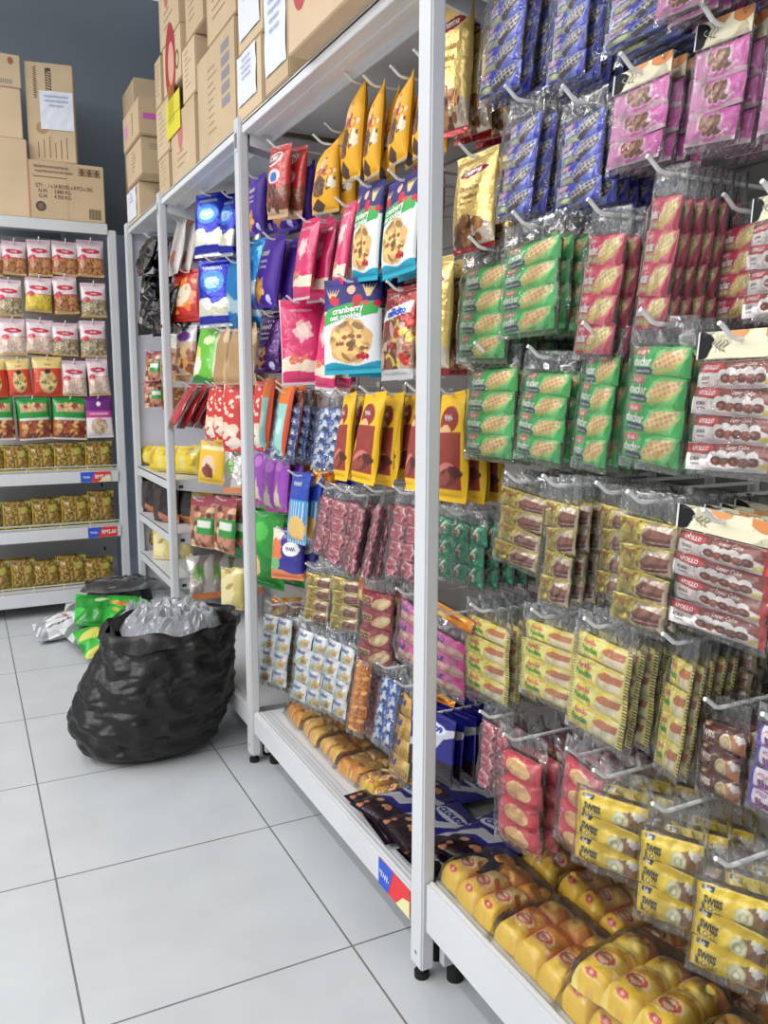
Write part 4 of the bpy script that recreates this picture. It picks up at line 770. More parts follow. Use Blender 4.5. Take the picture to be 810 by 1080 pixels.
row('fifth row, far bay', 'silver', [(235, 257, 474, 521)], yaw=None, pitch=8, back=1)
row('sixth row, far bay', 'date', [(201, 224, 516, 560)], x=1.02, yaw=None, back=1)
row('sixth row, far bay', 'fruit', [(201, 227, 524, 580), (226, 250, 522, 586)], x=.95, yaw=None, pitch=5, back=1)
row('left of the middle post', 'green2', [(238, 264, 532, 592)], x=1.0, yaw=None, back=1)
row('lowest row, far bay', 'silver', [(196, 230, 584, 634)], yaw=None, pitch=16, back=3)
row('lowest row, far bay', 'cream', [(233, 257, 598, 644)], yaw=None, pitch=3, back=1)
row('upper far shelf', 'noodley', [(148, 166, 472, 494), (159, 187, 476, 503), (182, 213, 478, 509, dict(x=.98))], yaw=None, x=.9, hook=False, back=1, dx=.08, base=DZ[0])
row('middle far shelf', 'darkpk', [(150, 170, 505, 543), (163, 189, 514, 560), (184, 206, 518, 564, dict(x=.98))], yaw=None, x=.9, hook=False, back=1, dx=.08, base=DZ[1])
row('lowest far shelf', 'noodle', [(150, 166, 556, 583)], yaw=None, x=.9, hook=False, base=DZ[2])
row('lowest far shelf', 'cream', [(161, 183, 556, 592)], yaw=None, x=.9, hook=False, back=1, dx=.08, base=DZ[2])
# ---- back shelving
kw = dict(plane='y', x=5.03, yaw=90, back=2)
row('top row, back shelving', 'nutb', [(-24, 3, 254, 292), (1, 28, 253, 291), (27, 56, 252, 292), (54, 82, 253, 292), (80, 110, 252, 293)], **kw)
row('second row, back shelving', 'nutg', [(-6, 24, 294, 334)], **kw)
row('second row, back shelving', 'nuty', [(26, 55, 291, 330)], **kw)
row('second row, back shelving', 'nutb', [(54, 84, 291, 331)], **kw)
row('second row, right end', 'nutg', [(84, 113, 298, 335)], **kw)
row('third row, back shelving', 'nutw', [(-2, 29, 336, 375), (27, 56, 336, 374)], **kw)
row('third row, back shelving', 'nutg', [(54, 83, 340, 376), (83, 113, 338, 377)], **kw)
row('fourth row, back shelving', 'nuto', [(-24, 9, 378, 420), (5, 35, 378, 418), (33, 67, 376, 418)], **kw)
row('fourth row, back shelving', 'nutw', [(64, 92, 380, 418), (90, 117, 377, 418)], **kw)
row('fifth row, back shelving', 'nutgr', [(-22, 17, 418, 465), (16, 56, 418, 465), (55, 92, 418, 464)], **kw)
row('fifth row, back shelving', 'nutpu', [(88, 120, 418, 462)], **kw)
kw = dict(plane='y', x=5.06, yaw=90, pitch=-8, back=1, hook=False, dx=.08)
row('top shelf of back shelving', 'noodle', [(-26, 5, 466, 496), (3, 31, 467, 496), (29, 58, 466, 496), (56, 90, 466, 496), (89, 119, 466, 496)], base=BZ[0][0], **kw)
row('middle shelf of back shelving', 'noodle', [(-28, 3, 528, 559), (2, 34, 529, 559), (33, 65, 528, 559), (64, 95, 526, 558), (92, 121, 522, 557)], base=BZ[1][0], **kw)
row('lowest shelf of back shelving', 'noodle', [(-20, 12, 590, 624), (11, 38, 590, 623), (34, 64, 592, 622), (60, 92, 588, 621), (88, 120, 590, 618)], base=BZ[2][0], **kw)

# ------------------------------------------------------------------ cartons
KR = (214, 190, 156)
NX, NY = dict(ex=(0, -1, 0), n=(-1, 0, 0)), dict(ex=(1, 0, 0), n=(0, -1, 0))
def carton(x0, x1, y0, y1, z0, z1, label, art=None, paper=None, col=KR, rz=0, group=None, edge_dark=True, seed=0):
    """origin at the base, near corner (x0, y0)"""
    R = random.Random(hash(label) % 999 if 0 else len(label) * 7 + int(z1 * 100)); k = R.uniform(-8, 8)
    col = tuple(c + k for c in col); dk = tuple(c * .93 for c in col)
    W, D, Hh = x1 - x0, y1 - y0, z1 - z0; mb = MB()
    mb.box((0, 0, 0), (W, D, Hh), col, .004)
    faces = dict(x=dict(o=(0, D, 0), w=D, h=Hh, **NX), y=dict(o=(0, 0, 0), w=W, h=Hh, **NY))
    class F:
        def __init__(s, f): s.f = faces[f]; s.w, s.h = s.f['w'], s.f['h']
        def a(s): return (s.f['o'], s.f['ex'], (0, 0, 1), s.f['n'])
        def q(s, a, b, c, d, cl, l=.0007): mb.dquad(*s.a(), a * s.w, b * s.h, c * s.w, d * s.h, cl, l)
        def e(s, a, b, r, r2, cl, ring=0, l=.0008): mb.dell(*s.a(), a * s.w, b * s.h, r, r2, cl, l, ring=ring)
        def t(s, tx, a, b, hh, cl, rot=0, maxw=None, bold=.0): mb.dtext(*s.a(), tx, a * s.w, b * s.h, hh, cl, .0009, bold, maxw * s.w if maxw else None, rot)
        def lines(s, x, y, n, cl, hh=.02, gap=.1, w=.3, rot=0):
            for i in range(n): s.q(x, y - i * gap, x + w * R.uniform(.5, 1), y - i * gap + hh, cl)
    fx, fy = F('x'), F('y')
    # flap seams with a strip of clear brown tape
    for f in (fx, fy):
        f.q(0, .0, 1, .006, dk); f.q(.0, 0, .006, 1, dk)
    fy.q(.485, 0, .515, 1, tuple(c * .96 for c in col), .0005)
    if art: art(fx, fy)
    o = obj('carton', mb.mesh('carton', M['carton']), None, (x0, y0, z0), (0, 0, rz)); tag(o, label, 'carton', group)
    for (f, a, b, c, d, lines) in (paper or []):
        pb = MB(); F0 = faces[f]; A = (F0['o'], F0['ex'], (0, 0, 1), F0['n'])
        q = np.array(F0['ex']); nn = np.array(F0['n']); oo = np.array(F0['o'])
        g = np.zeros((6, 6, 3))
        for j in range(6):
            for i in range(6):
                u, v = a + (c - a) * i / 5, b + (d - b) * j / 5
                g[j, i] = oo + q * u * F0['w'] + np.array((0, 0, v * F0['h'])) + nn * (.002 + .003 * abs(math.sin(i * 1.3 + j)))
        pb.grid(g, (228, 232, 242))
        for i in range(lines):
            v = d - (d - b) * (.14 + .12 * i); pb.dtext(*A, '~' * R.randint(5, 9), (a + c) / 2 * F0['w'], v * F0['h'], (d - b) * F0['h'] * .07, (150, 160, 196), .0065, 0, (c - a) * F0['w'] * R.uniform(.5, .8))
        obj('paper_sheet', pb.mesh('paper_sheet', M['card']), o)['label'] = 'white paper sheet taped on'
    return o
RED, GRY, BRN = (176, 64, 66), (150, 144, 146), (120, 96, 72)
def fan(f, x, y, r, cl=RED):
    f.e(x, y, r, r * .62, cl)
    for k in range(5): f.e(x + (k - 2) * r * .34 / f.w, y + .06 * r / f.h * (2 - abs(k - 2)), r * .12, r * .42, (220, 180, 150), l=.0012)
def art_fan(fx, fy): fan(fy, .55, .62, .075)
def art_pink(fx, fy):
    fy.q(.05, .42, 1, .58, (212, 110, 186)); fy.e(.3, .5, .03, .035, (226, 150, 206), l=.0012); fy.e(.62, .48, .03, .03, (190, 80, 160), l=.0012); fx.q(.1, .35, .3, .7, (220, 150, 196)); fx.t('~~~', .6, .5, .03, BRN, 1.57)
def art_ring(fx, fy): fy.e(.72, .5, .045, .045, BRN, .82); fy.t('S', .72, .5, .035, BRN); fx.lines(.35, .8, 6, BRN, .02, .1, .3); fy.lines(.1, .8, 3, GRY, .02, .06, .3)
def art_logo(fx, fy): fx.e(.42, .52, .09, .15, RED); fx.e(.46, .5, .05, .08, (222, 170, 150), l=.0012); fx.e(.78, .42, .03, .035, BRN, .7); fx.lines(.5, .9, 2, BRN, .015, .06, .35)
def art_marks(fx, fy):
    for k in range(5): fx.q(.66, .30 + k * .125, .86, .385 + k * .125, (152, 146, 154))
    fx.lines(.3, .78, 9, (166, 140, 118), .014, .075, .26)
def art_lines(fx, fy): fx.lines(.2, .85, 7, (150, 128, 110), .016, .1, .5); fy.lines(.2, .8, 4, BRN, .016, .08, .5)
def art_red2(fx, fy): fx.e(.13, .55, .06, .11, (190, 84, 92)); fx.e(.22, .6, .035, .06, (190, 84, 92)); fx.e(.13, .57, .035, .06, (222, 170, 160), l=.0012); fx.lines(.55, .3, 3, BRN, .012, .08, .2)
def art_red_small(fx, fy): fx.e(.4, .7, .04, .07, (200, 120, 120)); fx.lines(.25, .4, 3, (170, 130, 110), .02, .1, .5)
def kbox(uL, uR, z0, vT, label, art=None, paper=None, x=.842, depth=.38, z1=None, shrink=.004, **k):
    vm = vT + 10
    y1, y0 = on_x(uL, vm, x)[1], on_x(uR, vm, x)[1]; zt = z1 if z1 else on_x(uR, vT, x)[2]
    carton(x, x + depth, y0 + shrink, y1 - shrink, z0, zt, label, art, paper, **k); return y0, y1, zt
ZS = 2.1185
_, _, z1 = kbox(133, 147, ZS, 190, 'brown carton at the far end, lowest, with a white paper sheet', art_lines, [('x', .1, .1, .8, .95, 3)])
_, _, z3 = kbox(133, 149, z1 + .002, 142, 'brown carton with a dark ring mark, second from bottom at far end', art_ring, x=.83, depth=.36)
_, _, z4 = kbox(128.5, 146, z3 + .002, 100, 'brown carton with a pink stripe, in the far stack', art_pink, x=.82, depth=.36)
carton(.95, 1.25, 4.76, 4.99, ZS, 2.37, 'plain brown carton hidden behind the far stack', art_lines)
carton(.92, 1.26, 4.76, 5.10, 2.372, on_y(136, 80, 4.76)[2], 'tall brown carton with a red fan logo behind the pink striped carton', art_fan, [('x', .2, .1, .9, .7, 3)])
ya, yb, za = kbox(167, 178.5, ZS, 158, 'small brown carton at the left foot of the big carton stack', art_lines)
ya, yb, zb_ = kbox(164, 178, za + .002, 99, 'upright narrow brown carton below the red logo carton', art_lines)
kbox(162.5, 169.5, zb_ + .002, 56, 'slim brown carton left of the red logo carton', art_lines)
_, _, zc = kbox(179, 205.5, ZS, 97, 'brown carton with faint red print under a yellow sheet', art_red_small)
zk = max(zb_, zc) + .002
_, _, zd = kbox(170.5, 190.5, zk, 22, 'brown carton with a large red logo in the tall stack', art_logo)
kbox(165, 187, zd + .002, -62, 'brown carton with a pale red mark, on top of red logo carton', art_red_small)
_, _, ze = kbox(191, 205.5, zc + .002, 34, 'brown carton with grey print right of the red logo carton', art_lines)
kbox(193, 213, ze + .002, -60, 'brown carton topmost above the grey print carton', art_lines, depth=.3)
_, _, zf = kbox(206, 247.5, ZS, 14, 'large brown carton with five grey squares in a column', art_marks)
kbox(215, 247.5, zf + .002, -90, 'brown carton resting on the five squares carton', art_lines)
_, _, zg = kbox(248.5, 276, ZS, 33, 'brown carton with white paper above the middle post', None, [('x', .08, .22, .82, .97, 4)], x=.835)
kbox(248.5, 276.5, zg + .002, -80, 'brown carton with white paper, upper one above the middle post', None, [('x', .08, .12, .9, .95, 4)], x=.835)
kbox(277, 303.5, ZS, -45, 'brown carton with white paper right of middle post, beside pink logo carton', None, [('x', .06, .16, .95, .9, 4)], x=.83)
xo = float(on_z(303, 61, ZS)[0]); y0 = on_z(400, -8, ZS)[1]
carton(xo, xo + .42, on_x(440, -20, xo)[1], on_x(304, 50, xo)[1], ZS, ZS + .34, 'brown carton with a pink logo overhanging the top shelf edge', art_red2, col=(218, 192, 160))
# yellow sheet on the carton stack
mb = MB(); P0, P1 = on_x(176, 130, .838), on_x(190.5, 130, .838); zt_, zb2 = on_x(183, 100, .838)[2], on_x(183, 143, .838)[2]
for k in range(2):
    a, b = zb2 + (zt_ - zb2) * (.5 * k + .01), zb2 + (zt_ - zb2) * (.5 * k + .49)
    mb.box((.836, P1[1], a), (.838, P0[1], b), (226, 216, 62))
for k in range(5): mb.dquad((.836, P0[1], zb2), (0, -1, 0), (0, 0, 1), (-1, 0, 0), .05 + .02 * k, .05, .056 + .02 * k, .2, (170, 160, 40))
tag(obj('paper_sheet', mb.mesh('paper_sheet', M['card'])), 'bright yellow paper sheet on the carton stack', 'paper sheet')
# cartons on the back shelving
def bbox_(uL, uR, z0, vT, label, art=None, paper=None, depth=.3, rz=0, z1=None, y=YB + .01, **k):
    a, b = on_y(uL, vT + 30, y)[0], on_y(uR, vT + 30, y)[0]; zt = z1 or on_y((uL + uR) / 2, vT, y)[2]
    carton(a, b, y, y + depth, z0, zt, label, art, paper, rz=rz, **k); return zt
def art_print(fx, fy):
    fy.t('~~~~~~~~~', .3, .9, .018, BRN, 0, .5); fy.t('~~~~~~~~~~~~~', .33, .82, .016, BRN, 0, .5); fy.q(.06, .72, .5, .735, BRN)
    for i, tx in enumerate(('QTY  :  1 x 24 BOXES x 8 PCS x 20G', 'N.W.  :  3.840 KG', 'G.W.  :  4.950 KG')): fy.t(tx, .46 - .13 * (i > 0), .58 - .09 * i, .02, (84, 62, 48), 0, .76 if i == 0 else .42, .01)
    for k in range(3): fy.q(.66 + k * .1, .8, .75 + k * .1, .93, BRN); fy.q(.67 + k * .1, .815, .74 + k * .1, .915, KR, .0011); fy.e(.705 + k * .1, .865, .012, .016, BRN, l=.0014)
    fy.e(.14, .22, .026, .026, (96, 84, 74)); fy.e(.14, .22, .016, .016, (130, 112, 92), l=.0012)
    for k in range(12): fy.q(.78 + k * .014, .06, .787 + k * .014 + (.004 if k % 3 == 0 else 0), .24, (110, 92, 76))
def art_tall(fx, fy):
    fy.q(.42, .62, .54, .95, (92, 82, 66)); fy.t('~~~~', .48, .78, .03, (206, 180, 140), -PI / 2, None, .02); fy.t('~~~~~~', .2, .8, .024, BRN, -PI / 2)
    for k in range(6): fy.q(.2 + k * .12, .04, .215 + k * .12, .2 + .03 * (k % 3), BRN)
    fy.e(.3, .34, .03, .03, (176, 150, 110))
def art_top(fx, fy):
    for k in range(3): fy.e(.3 + k * .26, .8, .014, .018, (176, 110, 90))
    for k in range(10): fy.q(.55 + k * .03, .1, .565 + k * .03, .24, GRY)
def art_side(fx, fy): fy.q(.985, 0, 1, .75, (214, 120, 96)); fy.t('S', .06, .4, .02, BRN); fy.t('E', .06, .3, .02, BRN)
z = bbox_(-42, 29.3, BTOP, 143, 'largest plain brown carton at the left edge on the back shelving', art_side)
z2 = bbox_(-34, 23, z + .002, 90, 'plain brown carton, middle of the left edge stack', None, y=YB + .03)
bbox_(-36, 22, z2 + .002, 54, 'brown carton, topmost of the left edge stack', art_top, y=YB + .03)
z = bbox_(31, 110, BTOP, 172, 'brown carton printed with box quantities on the back shelving', art_print)
bbox_(27, 77, z + .002, 68, 'tall brown carton with a white note and dark printed bar', art_tall, [('y', .28, .33, .98, .72, 3)], rz=-.16, depth=.24, y=YB + .05)

# ------------------------------------------------------------------ goods lying on the base shelves
def bread_pack(cx, cy, z, n, label, seed, w=.17, l=.20, rz=0, logos=True, group='bread roll packs on the base shelves'):
    R = random.Random(seed); o = bpy.data.objects.new('bread_pack', None); C.objects.link(o); o.location = (cx, cy, z); o.rotation_euler = (0, 0, rz); o.empty_display_size = .05
    tag(o, label, 'bread pack', group)
    step = l / n
    for k in range(n):
        o2 = obj('bread_roll', bread_mesh(seed % 3, logos), o, (0, (k - (n - 1) / 2) * step, 0), (0, R.uniform(-.05, .05), R.uniform(-.08, .08))); o2.scale = (w / .17, step / .066, R.uniform(.92, 1.08) * (1 if logos else .78))
    k = (round(w, 2), round(l, 2), seed % 3)
    if k not in _bf:
        mb = MB(); nu, nv = 12, 12; U, V = np.meshgrid(np.linspace(-1, 1, nu), np.linspace(-1, 1, nv)); r = np.random.RandomState(seed)
        p = ((1 - np.abs(U) ** 6).clip(0) * (1 - np.abs(V) ** 6).clip(0)) ** .4
        Z = .004 + .058 * p * (1 if l > .15 else .85) + r.normal(size=U.shape) * .003 * p
        mb.grid(np.stack([U * (w / 2 + .012), V * (l / 2 + .014), Z], -1), (255, 255, 255)); _bf[k] = mb.mesh('clear_bag', M['film'], False)
    obj('clear_bag', _bf[k], o); return o
_bf, _bm = {}, {}
def bread_mesh(s, logos=True):
    if (s, logos) in _bm: return _bm[(s, logos)]
    nu, nv = 61, 31; cv = Cv(nu, nv, 2.6, (226, 158, 62)); cv.mottle((240, 196, 104), 3 + s, 5, .0); cv.mottle((244, 222, 150), 12 + s, 5, .22, (.25, .15, .95, .85)); cv.mottle((206, 116, 34), 8 + s, 7, .3); cv.put((cv.y < .1) | (cv.y > .9), (214, 130, 42)); cv.put(np.abs(cv.x - .62) < .025, (200, 112, 34))
    if logos == 'yellow': cv.put(cv.x < .75, (238, 200, 56)); cv.mottle((246, 222, 110), 5 + s, 5, .15, (0, 0, .8, 1)); cv.mottle((224, 170, 50), 9 + s, 8, .3)
    elif logos: cv.put(cv.x < .17, (238, 198, 62))
    if logos:
        cv.ell(.3, .5, .085, .34, (236, 216, 180)); cv.ell(.3, .5, .075, .29, (206, 84, 60)); cv.ell(.3, .5, .055, .17, (236, 206, 176))
        if s != 1: cv.ell(.09, .5, .036, .17, (206, 60, 62)); cv.ell(.09, .5, .02, .07, (238, 180, 160))
    U, V = cv.x * 2 - 1, cv.y * 2 - 1
    p = (1 - np.abs(U) ** 6).clip(0) ** .4 * (1 - np.abs(V) ** 4).clip(0) ** .45
    Z = .003 + .05 * p * (1 - .22 * np.exp(-((cv.x - .62) / .035) ** 2)) + wob(cv.x * 2.6, cv.y, 5 + s, 6, 6) * .006 * p
    mb = MB(); mb.grid(np.stack([U * .083 * (1 - .04 * V ** 2), V * .035, Z], -1), cv.c)
    mb.grid(np.stack([U * .083 * (1 - .04 * V ** 2), V * .035, Z * 0 + .002], -1), cv.c, flip=True)
    if logos:
        g, f = glyph('~~', .03); i = np.argmin(np.abs(cv.x[0] - .3)); xx, yy = -g[:, 1] * .009 + (.3 * 2 - 1) * .083, g[:, 0] * .010
        mb.add(np.stack([xx, yy, np.full(len(xx), Z[12:19, i].max() + .0016)], -1), f, (190, 60, 50))
    _bm[(s, logos)] = mb.mesh('bread_roll', M['bread'], True); return _bm[(s, logos)]
OD = ['nearest the post', 'second from the post', 'third from the post', 'fourth from the post', 'fifth from the post', 'sixth from the post']
for i, y in enumerate((1.34, 1.135, .93, .725, .52)):
    bread_pack(.945, y, .2425, 3, 'orange bread roll pack at front of near base shelf, ' + OD[i], i, rz=random.uniform(-.06, .06))
    bread_pack(1.135, y + .05, .2425, 3, 'orange bread roll pack at back of near base shelf, ' + OD[i], i + 7, rz=random.uniform(-.08, .08), l=.19)
for i, y in enumerate((.92, .70, .48)):
    o = bread_pack(.96, y, .303, 3, 'yellow bread roll pack on top of the near base packs, ' + OD[i], i + 3, rz=.12, logos='yellow')
OL = ['nearest the middle post', 'second from the middle post', 'third from the middle post', 'fourth from the middle post', 'nearest the dark packets']
for i, y in enumerate((2.52, 2.37, 2.22, 2.075, 1.93)):
    bread_pack(1.0, y, .19, 2 + (i == 4), 'golden bread pack, front line of middle base shelf, ' + OL[i], i + 20, w=.15, l=.14, rz=random.uniform(-.1, .1), logos=(i == 4))
    bread_pack(1.165, y - .02, .19, 2, 'golden bread pack, back line of middle base shelf, ' + OL[i], i + 30, w=.16, l=.14, logos=False)
cl = PR['cloud']
def lay(key, x, y, z, rz, label, sc=1., tilt=0.):
    return make(key, label, (x, y, z), (Matrix.Rotation(-PI / 2 + rz, 4, 'Z') @ Matrix.Rotation(math.radians(-90) + tilt, 4, 'X')).to_euler(), (sc, sc, sc))
for (x, y, z, rz, w) in ((1.10, 1.90, .203, .1, 'lowest, nearest the golden bread'), (1.09, 1.745, .205, -.08, 'second along the middle base shelf'), (1.10, 1.585, .207, .06, 'just left of the nearest post'), (1.08, 1.83, .23, .2, 'upper one, beside the price card'), (1.09, 1.66, .234, -.06, 'upper one, left of nearest post'), (1.25, 1.60, .225, .1, 'at the back, left of nearest post'), (1.25, 1.80, .225, -.12, 'at the back, behind the golden bread')):
    lay('cloud', x, y, z, rz, 'navy packet lying flat, ' + w)
for (x, y, z, rz, w) in ((1.10, 1.52, .262, .12, 'just right of the nearest post'), (1.25, 1.46, .275, -.1, 'at the back beside nearest post'), (1.12, 1.50, .288, .3, 'top one right of the nearest post')):
    lay('cloud', x, y, z, rz, 'navy packet lying flat, ' + w)

# ------------------------------------------------------------------ bin bag and loose plastic on the floor
def bin_bag():
    NA, NVv = 240, 120; a = np.linspace(0, 2 * PI, NA); v = np.linspace(0, 1, NVv); A, V = np.meshgrid(a, v)
    zp = [0, .02, .08, .3, .52, .72, .88, 1.0]; rp = [.0, .185, .24, .283, .275, .25, .236, .232]
    r = np.interp(V, zp, rp)
    for _ in range(5): r[1:-1] = (r[:-2] + 2 * r[1:-1] + r[2:]) / 4
    cx, sx = np.cos(A), np.sin(A)
    rr = r * (1 + .04 * np.cos(2 * A + .6) + .03 * np.cos(3 * A + 1) * (V > .05))
    n = wob(A * 1.2 + 1.5 * V, V * 2.2, 4, 8, 5, True) * .012 + wob(A * .5, V * 9 + A * .6, 9, 7, 3.2, True) * .012 + wob(A * 3, V * 3, 17, 6, 5) * .004 + (np.abs(wob(A * .8 - 1.2 * V, V * 4 + .9 * A, 23, 5, 7)) - .3) * .02 + (np.abs(wob(A * 2, V * 9, 29, 9, 5)) - .3) * .008
    rr = rr + n * np.clip(V * 8, 0, 1) * np.where(V < .06, .2, 1)
    h = .465 + .006 * np.cos(A - .25) + .007 * np.sin(5 * A) + .006 * np.sin(9 * A + 1)      # rim higher towards the shelf
    Z = V * h
    lean = np.clip(V - .25, 0, 1) * .14
    X, Y = rr * cx + lean, rr * sx * .95
    Z = np.maximum(Z + wob(X * 8, Y * 8, 3, 5, 2) * .006 * (V > .02), .001 * (V > 0))
    mb = MB(); mb.grid(np.stack([X, Y, Z], -1), (30, 28, 28))
    # folded-over rim and inside wall
    t = np.linspace(0, 1, 14)[:, None]; A2 = np.tile(a, (14, 1)); R0, Z0 = rr[-1][None, :], Z[-1][None, :]
    bump = np.sin(t * PI) * .012
    Ri = R0 * (1 - .12 * t) - bump * .4 + wob(A2 * 2, t * 3, 8, 5, 4) * .006; Zi = Z0 + bump - t * .10
    mb.grid(np.stack([Ri * np.cos(A2) + lean[-1], Ri * np.sin(A2) * .95, Zi], -1), (30, 28, 28))
    # a turned-down cuff on the aisle side
    A3, T3 = np.meshgrid(np.linspace(2.2, 4.6, 40), np.linspace(0, 1, 10)); i3 = np.clip((A3 / (2 * PI) * (NA - 1)).astype(int), 0, NA - 1)
    R3 = rr[-1][i3] + .006 + .03 * T3 + wob(A3 * 4, T3 * 2, 6, 5, 3) * .008; Z3 = Z[-1][i3] + .012 * np.sin(T3 * PI) - T3 * (.045 + .02 * np.sin(A3 * 5)) + .004
    L3 = lean[-1][i3]
    mb.grid(np.stack([R3 * np.cos(A3) + L3, R3 * np.sin(A3) * .95, Z3], -1), (30, 28, 28))
    return mb.mesh('bin_bag', M['trash'], True)
BX_, BY_ = .535, 2.99
tag(obj('bin_bag', bin_bag(), None, (BX_, BY_, 0)), 'big crumpled black bin bag standing open on the floor', 'bin bag')
def heap(name, rx, ry, h, seed, mat, n=44, amp=.35, col=(255, 255, 255), cv=None):
    U, V = np.meshgrid(np.linspace(-1, 1, n), np.linspace(-1, 1, n)); a = np.maximum(np.abs(U), np.abs(V)); q = np.hypot(U, V) + 1e-6
    X, Y = U * a / q, V * a / q; rd = np.hypot(X, Y)
    r = np.random.RandomState(seed)
    Z = h * (1 - rd ** 3).clip(0) ** .6 * (1 + amp * wob(X * 2, Y * 2, seed, 8, 4, True) + amp * .25 * r.normal(size=X.shape))
    mb = MB(); k = 1 + .1 * wob(U * 2, V * 2, seed + 2, 5, 3)
    mb.grid(np.stack([X * rx * k, Y * ry * k, Z + .004], -1), cv if cv is not None else col); mb.grid(np.stack([X * rx * k, Y * ry * k, Z * 0 + .002], -1)[::3, ::3], cv[::3, ::3] if cv is not None else col, flip=True)
    return mb.mesh(name, M[mat], False)
tag(obj('plastic_wrap', heap('plastic_wrap', .19, .2, .09, 5, 'crumple', 24, .38), None, (BX_ + .11, BY_ + .03, .42)), 'crumpled clear plastic wrap stuffed in the bin bag mouth', 'plastic wrap')
tag(obj('plastic_wrap', heap('plastic_wrap', .13, .24, .26, 9, 'crumple', 26, .5), None, (.69, 3.95, .0)), 'crumpled clear plastic wrap on the floor behind the bin bag', 'plastic wrap')
def laid(name, cv, w, h, t, mat, P, rot, label, cat, amp=.012, seed=3):
    R = Euler(rot).to_matrix(); loc = Vector(P) - R @ Vector((0, 0, -h / 2))
    o = obj(name, pillow(name, cv, w, h, t, M[mat], None, (.02, .02, .06, .06), amp, 7, seed, .2, 3, 3), None, loc, rot); return tag(o, label, cat)
TL = math.radians
cv = Cv(61, 61, .9, (50, 186, 60)); cv.mottle((26, 140, 40), 4, 6, .2); cv.mottle((190, 226, 170), 8, 9, .35); cv.spots(9, .55, .1, .95, .7, .08, [(226, 120, 60), (226, 190, 90), (206, 200, 90)], 3)
laid('snack_bag', cv, .30, .22, .07, 'glossbag', on_y(112, 644, 4.33), (TL(-58), .12, -.1), 'bright green snack bag on the floor pile, below the black packet', 'snack bag', seed=4)
cv = Cv(61, 61, .9, (60, 178, 60)); cv.mottle((206, 206, 90), 4, 7, .42); cv.mottle((30, 130, 40), 9, 8, .2); cv.spots(6, .5, .1, .95, .6, .08, [(206, 120, 70), (226, 190, 90)], 5)
laid('snack_bag', cv, .30, .22, .07, 'glossbag', on_y(116, 672, 4.14), (TL(-66), -.1, .15), 'green and yellow snack bag at the foot of the floor pile', 'snack bag', seed=8)
laid('snack_bag', Cv(41, 41, .6, (44, 170, 56)).mottle((150, 220, 140), 4, 7, .2), .10, .24, .03, 'glossbag', on_y(149, 650, 4.22), (TL(-50), .5, .1), 'narrow green bag edge between bin bag and floor pile', 'snack bag', seed=12)
cv = Cv(41, 49, .7, (30, 30, 40)); cv.mottle((14, 14, 18), 4, 8, .1); cv.mottle((150, 156, 170), 8, 13, .42)
laid('black_packet', cv, .33, .22, .09, 'glossbag', on_y(126, 626, 4.5), (TL(-62), .08, 0), 'glossy black packet on top of the floor pile', 'snack packet', seed=6)
tag(obj('plastic_wrap', heap('plastic_wrap', .21, .12, .05, 15, 'softfilm', 20, .35), None, on_y(128, 619, 4.52)), 'loose clear plastic over the black packet on the floor pile', 'plastic wrap')
cv = Cv(61, 41, 1.6, (222, 222, 224)); cv.put(np.mod(cv.y * 4.5 + .22 * np.sin(cv.x * 6), 1) < .16, (84, 84, 90)); cv.mottle((150, 152, 158), 4, 7, .3); cv.mottle((190, 90, 90), 7, 12, .42, (.3, .3, .7, .7)); cv.mottle((120, 170, 80), 11, 8, -.1, (.8, .4, 1, 1))
laid('packet_bundle', cv, .27, .17, .13, 'glossbag', on_y(66, 660, 4.5), (TL(-74), -.16, .05), 'striped white and black packet bundle on the floor tiles', 'packet bundle', amp=.014, seed=5)
cv = Cv(41, 41, 1., (206, 210, 210)); cv.mottle((110, 120, 124), 4, 8, .25); cv.mottle((60, 160, 80), 9, 6, .42)
laid('snack_bag', cv, .17, .2, .1, 'glossbag', on_y(97, 656, 4.36), (TL(-55), 0, .3), 'greyish see-through bag beside the striped bundle', 'snack bag', seed=9)
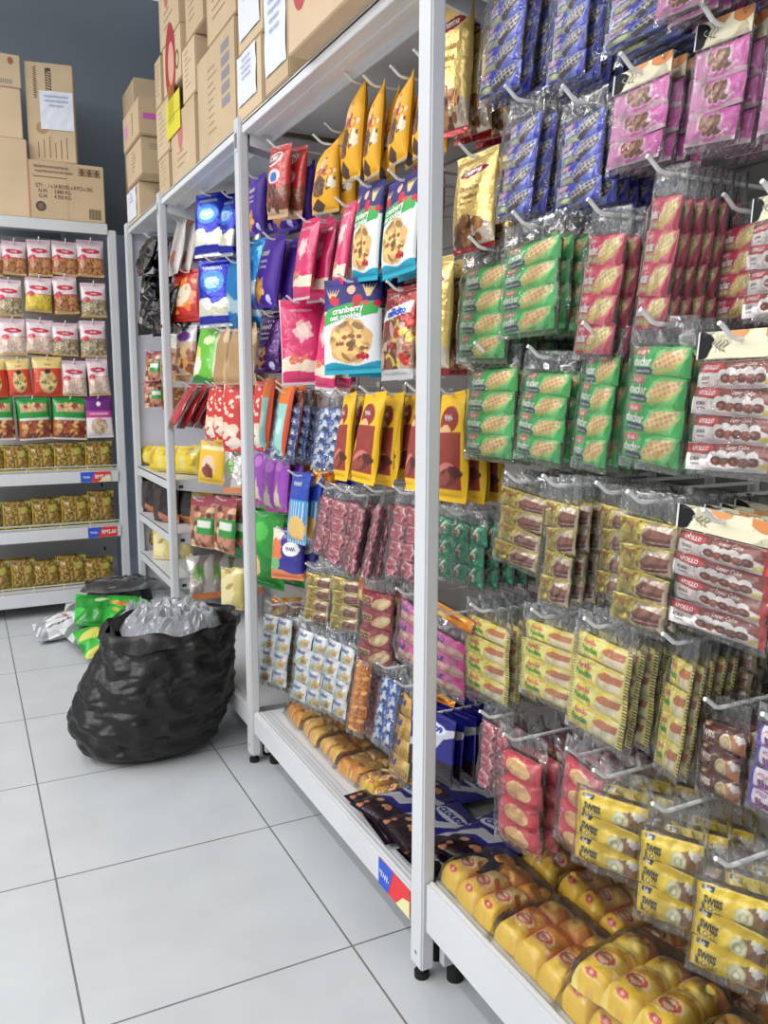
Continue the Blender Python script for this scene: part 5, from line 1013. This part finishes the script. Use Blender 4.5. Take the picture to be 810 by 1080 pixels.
laid('snack_bag', cv, .3, .3, .12, 'glossbag', (.56, 4.58, .09), (TL(-80), 0, -.2), 'greyish see-through bag under the black packet', 'snack bag', seed=11)
laid('snack_bag', cv, .3, .3, .12, 'glossbag', (.54, 4.33, .06), (TL(-86), 0, .2), 'greyish see-through bag lowest in the floor pile', 'snack bag', seed=13)

# ------------------------------------------------------------------ light and camera
def area(x, y, z, sx, sy, e, rot=(0, 0, 0), col=(1, .985, .96)):
    l = bpy.data.lights.new('unseen_tube', 'AREA'); l.shape = 'RECTANGLE'; l.size = sx; l.size_y = sy; l.energy = e; l.color = col
    o = bpy.data.objects.new('unseen_tube_light', l); C.objects.link(o); o.location = (x, y, z); o.rotation_euler = rot; return o
for (x, y, e) in ((-.75, -1.2, 11), (-.75, .2, 11), (-.75, 1.6, 11), (-.75, 3.0, 11), (-.75, 4.4, 17), (-2.4, -.8, 34), (-2.4, .8, 36), (-2.4, 2.4, 34), (-2.4, 4.0, 42), (-4.2, -.6, 70), (-4.2, 1.2, 70), (-4.2, 3., 60)):
    area(x, y, 3.35, .09, 1.2, e)  # unseen tubes; left rows added to brighten shelf fronts and film glints
w = bpy.data.worlds.new('shop_ambient'); bpy.context.scene.world = w; w.use_nodes = True
w.node_tree.nodes['Background'].inputs[0].default_value = (.93, .96, 1, 1); w.node_tree.nodes['Background'].inputs[1].default_value = .6
cam = bpy.data.cameras.new('camera'); co = bpy.data.objects.new('camera', cam); C.objects.link(co)
cam.sensor_fit = 'HORIZONTAL'; cam.sensor_width = 36; cam.lens = FPX / 810 * 36; cam.clip_start = .02
mw = Matrix.Identity(4)
for i in range(3):
    for j in range(3): mw[i][j] = RW[i][j]
mw.translation = (0, 0, H_CAM); co.matrix_world = mw
sc = bpy.context.scene; sc.camera = co
sc.view_settings.view_transform = 'Standard'; sc.view_settings.look = 'None'; sc.view_settings.gamma = 1; sc.view_settings.exposure = -.08; sc.view_settings.use_curve_mapping = False
sc.cycles.max_bounces = 6; sc.cycles.transparent_max_bounces = 24; sc.cycles.diffuse_bounces = 3; sc.cycles.glossy_bounces = 3
sc.cycles.sample_clamp_indirect = 6
